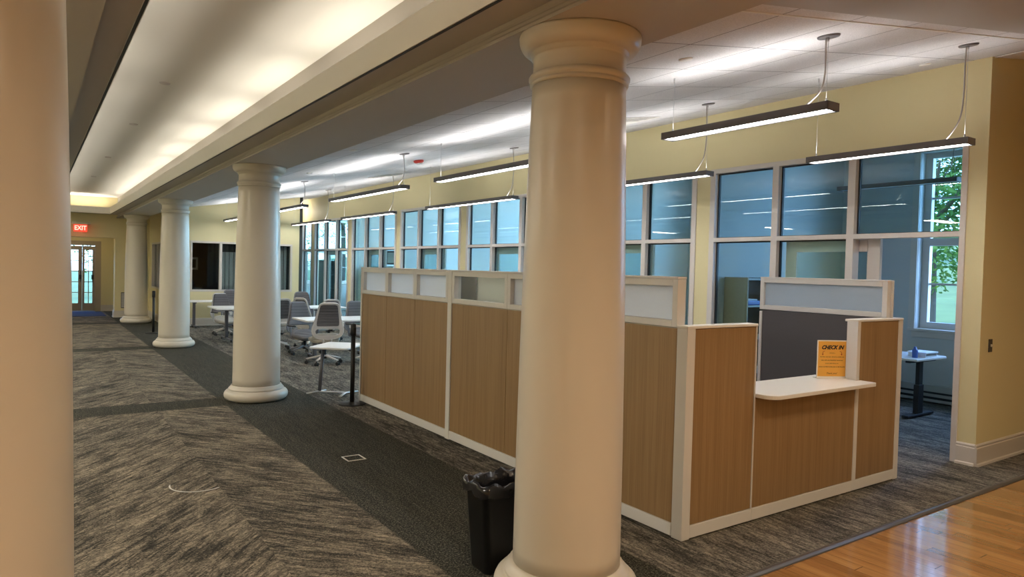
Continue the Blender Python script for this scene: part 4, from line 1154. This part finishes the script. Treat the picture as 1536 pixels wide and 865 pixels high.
# ------------------------------------------------------------------ lights
def area(name, loc, target, sx, sy, power, col, spread=None):
    l = bpy.data.lights.new(name, 'AREA'); l.shape = 'RECTANGLE'; l.size = sx; l.size_y = sy; l.energy = power; l.color = col
    if spread: l.spread = spread
    o = bpy.data.objects.new(name, l); COL.objects.link(o); o.location = loc
    d = (Vector(target)-Vector(loc)).normalized()      # long side (local x) stays horizontal
    xx = Vector((0, 1, 0)) if abs(d.y) < .9 and abs(d.x) > .01 else Vector((1, 0, 0))
    zz = -d; yy = zz.cross(xx).normalized(); xx = yy.cross(zz)
    m = Matrix((xx, yy, zz)).transposed().to_4x4(); m.translation = loc; o.matrix_world = m; return o
CW = (1.0, .925, .79)
y = .8; k = 0
while y < 21:
    area('cove_strip', (1.90, y+.6, 2.93), (1.55, y+.6, 3.30), 1.45, .05, 1.85, CW)
    area('cove_strip', (.26, y+.6, 2.93), (.62, y+.6, 3.30), 1.45, .05, 1.35, CW)
    y += 1.72; k += 1
area('cove_strip', (1.1, 22.0, 2.95), (1.1, 21.8, 3.3), 1.2, .05, 4.5, CW)
area('daylight_fill', (7.75, 25.2, 2.1), (7.6, 22.0, 1.4), 1.0, 2.2, 170, (.5, .72, 1.0))  # unseen lamp added outside the end window to brighten the last office
# warm lobby downlights behind the camera
for x in (-1.6, .9, 3.4, 5.6):
    for yy in (-3.6, -1.2, .8):
        zc = (zl(x) if x > 2.52 else (2.84 if x > -.42 else 2.9))
        t = thing('downlight', 'round recessed downlight in the lobby ceiling', 'downlight', (x, yy, zc), group='recessed downlights in the lobby')
        MB().lathe([(.085, -.006), (.095, -.003), (.095, 0)], 24).build('trim_ring', M['covewhite'], t)
        l = bpy.data.lights.new('lobby_lamp', 'SPOT'); l.energy = 37; l.color = (1.0, .78, .53); l.spot_size = math.radians(168); l.spot_blend = .9; l.shadow_soft_size = .07
        o = bpy.data.objects.new('lobby_lamp', l); COL.objects.link(o); o.location = (x, yy, zc-.03)
# fill lamps added in the unseen left wing; lamps of the glazed alcove and of the side passage
for yy in (3.0, 7.0, 11.0, 15.0, 19.0): area('wing_fill', (-1.9, yy, 2.85), (-1.9, yy+.001, 0), 1.6, .3, 36, (1, .93, .82))
for p_, e_ in (((6.4, 20.9, 3.2), 9),):
    l = bpy.data.lights.new('alcove_lamp', 'POINT'); l.energy = e_; l.color = (1, .9, .72); l.shadow_soft_size = .1
    o = bpy.data.objects.new('alcove_lamp', l); COL.objects.link(o); o.location = p_
# passage lamp
l = bpy.data.lights.new('passage_lamp', 'POINT'); l.energy = 4; l.color = (1, .8, .5); l.shadow_soft_size = .1
o = bpy.data.objects.new('passage_lamp', l); COL.objects.link(o); o.location = (1.0, 23.8, 2.3)
# fill lamps added outside the windows to boost office skylight, then sun and sky
for k, (a, b) in enumerate(OUTW):
    if k == 0: area('daylight_fill', (XO+1.15, 3.1, 2.3), (XO-1.2, 3.5, 1.6), 1.9, 2.4, 75, (.34, .56, 1.0))
    else: area('daylight_fill', (XO+.6, (a+b)/2, 2.4), (XO-1.2, (a+b)/2, 1.7), 1.5, 2.3, 70 if k == 1 else 200, (.46, .70, 1.0))
sun = bpy.data.lights.new('sun', 'SUN'); sun.energy = 1.9; sun.color = (1.0, .97, .86); sun.angle = .02
o = bpy.data.objects.new('sun', sun); COL.objects.link(o); o.rotation_euler = Vector((.45, -.30, -.85)).to_track_quat('-Z', 'Y').to_euler()
wd = bpy.data.worlds.new('sky'); SC.world = wd; wd.use_nodes = True; nt = wd.node_tree; nt.nodes.clear()
ou = nt.nodes.new('ShaderNodeOutputWorld'); bg = nt.nodes.new('ShaderNodeBackground')
tc = nt.nodes.new('ShaderNodeTexCoord'); sp = nt.nodes.new('ShaderNodeSeparateXYZ'); rp = nt.nodes.new('ShaderNodeValToRGB')
nt.links.new(tc.outputs['Generated'], sp.inputs[0]); nt.links.new(sp.outputs[2], rp.inputs[0])
e = rp.color_ramp.elements; e[0].position = 0; e[0].color = (.42, .68, 1, 1); e[1].position = .6; e[1].color = (.15, .36, 1.0, 1)
nt.links.new(rp.outputs[0], bg.inputs[0]); bg.inputs[1].default_value = 3.2; nt.links.new(bg.outputs[0], ou.inputs[0])

# ------------------------------------------------------------------ camera
F = 1044.466; yaw, pit, rol = (math.radians(v) for v in (34.604, -1.588, 1.439))
fw = Vector((math.sin(yaw)*math.cos(pit), math.cos(yaw)*math.cos(pit), math.sin(pit)))
r0 = Vector((math.cos(yaw), -math.sin(yaw), 0)); u0 = r0.cross(fw)
rt = r0*math.cos(rol)+u0*math.sin(rol); up = -r0*math.sin(rol)+u0*math.cos(rol)
cam = bpy.data.cameras.new('camera'); cam.sensor_fit = 'HORIZONTAL'; cam.sensor_width = 36; cam.lens = F/1536*36; cam.clip_start = .05; cam.clip_end = 300
co = bpy.data.objects.new('camera', cam); COL.objects.link(co)
m4 = Matrix((rt, up, -fw)).transposed().to_4x4(); m4.translation = (0, 0, 1.62); co.matrix_world = m4
SC.camera = co
vs = SC.view_settings; vs.view_transform = 'Standard'; vs.look = 'None'; vs.gamma = 1; vs.use_curve_mapping = False; vs.exposure = 1.38
SC.render.film_transparent = False
SC.cycles.max_bounces = 10; SC.cycles.transparent_max_bounces = 24; SC.cycles.use_denoising = True
SC.cycles.sample_clamp_indirect = 6
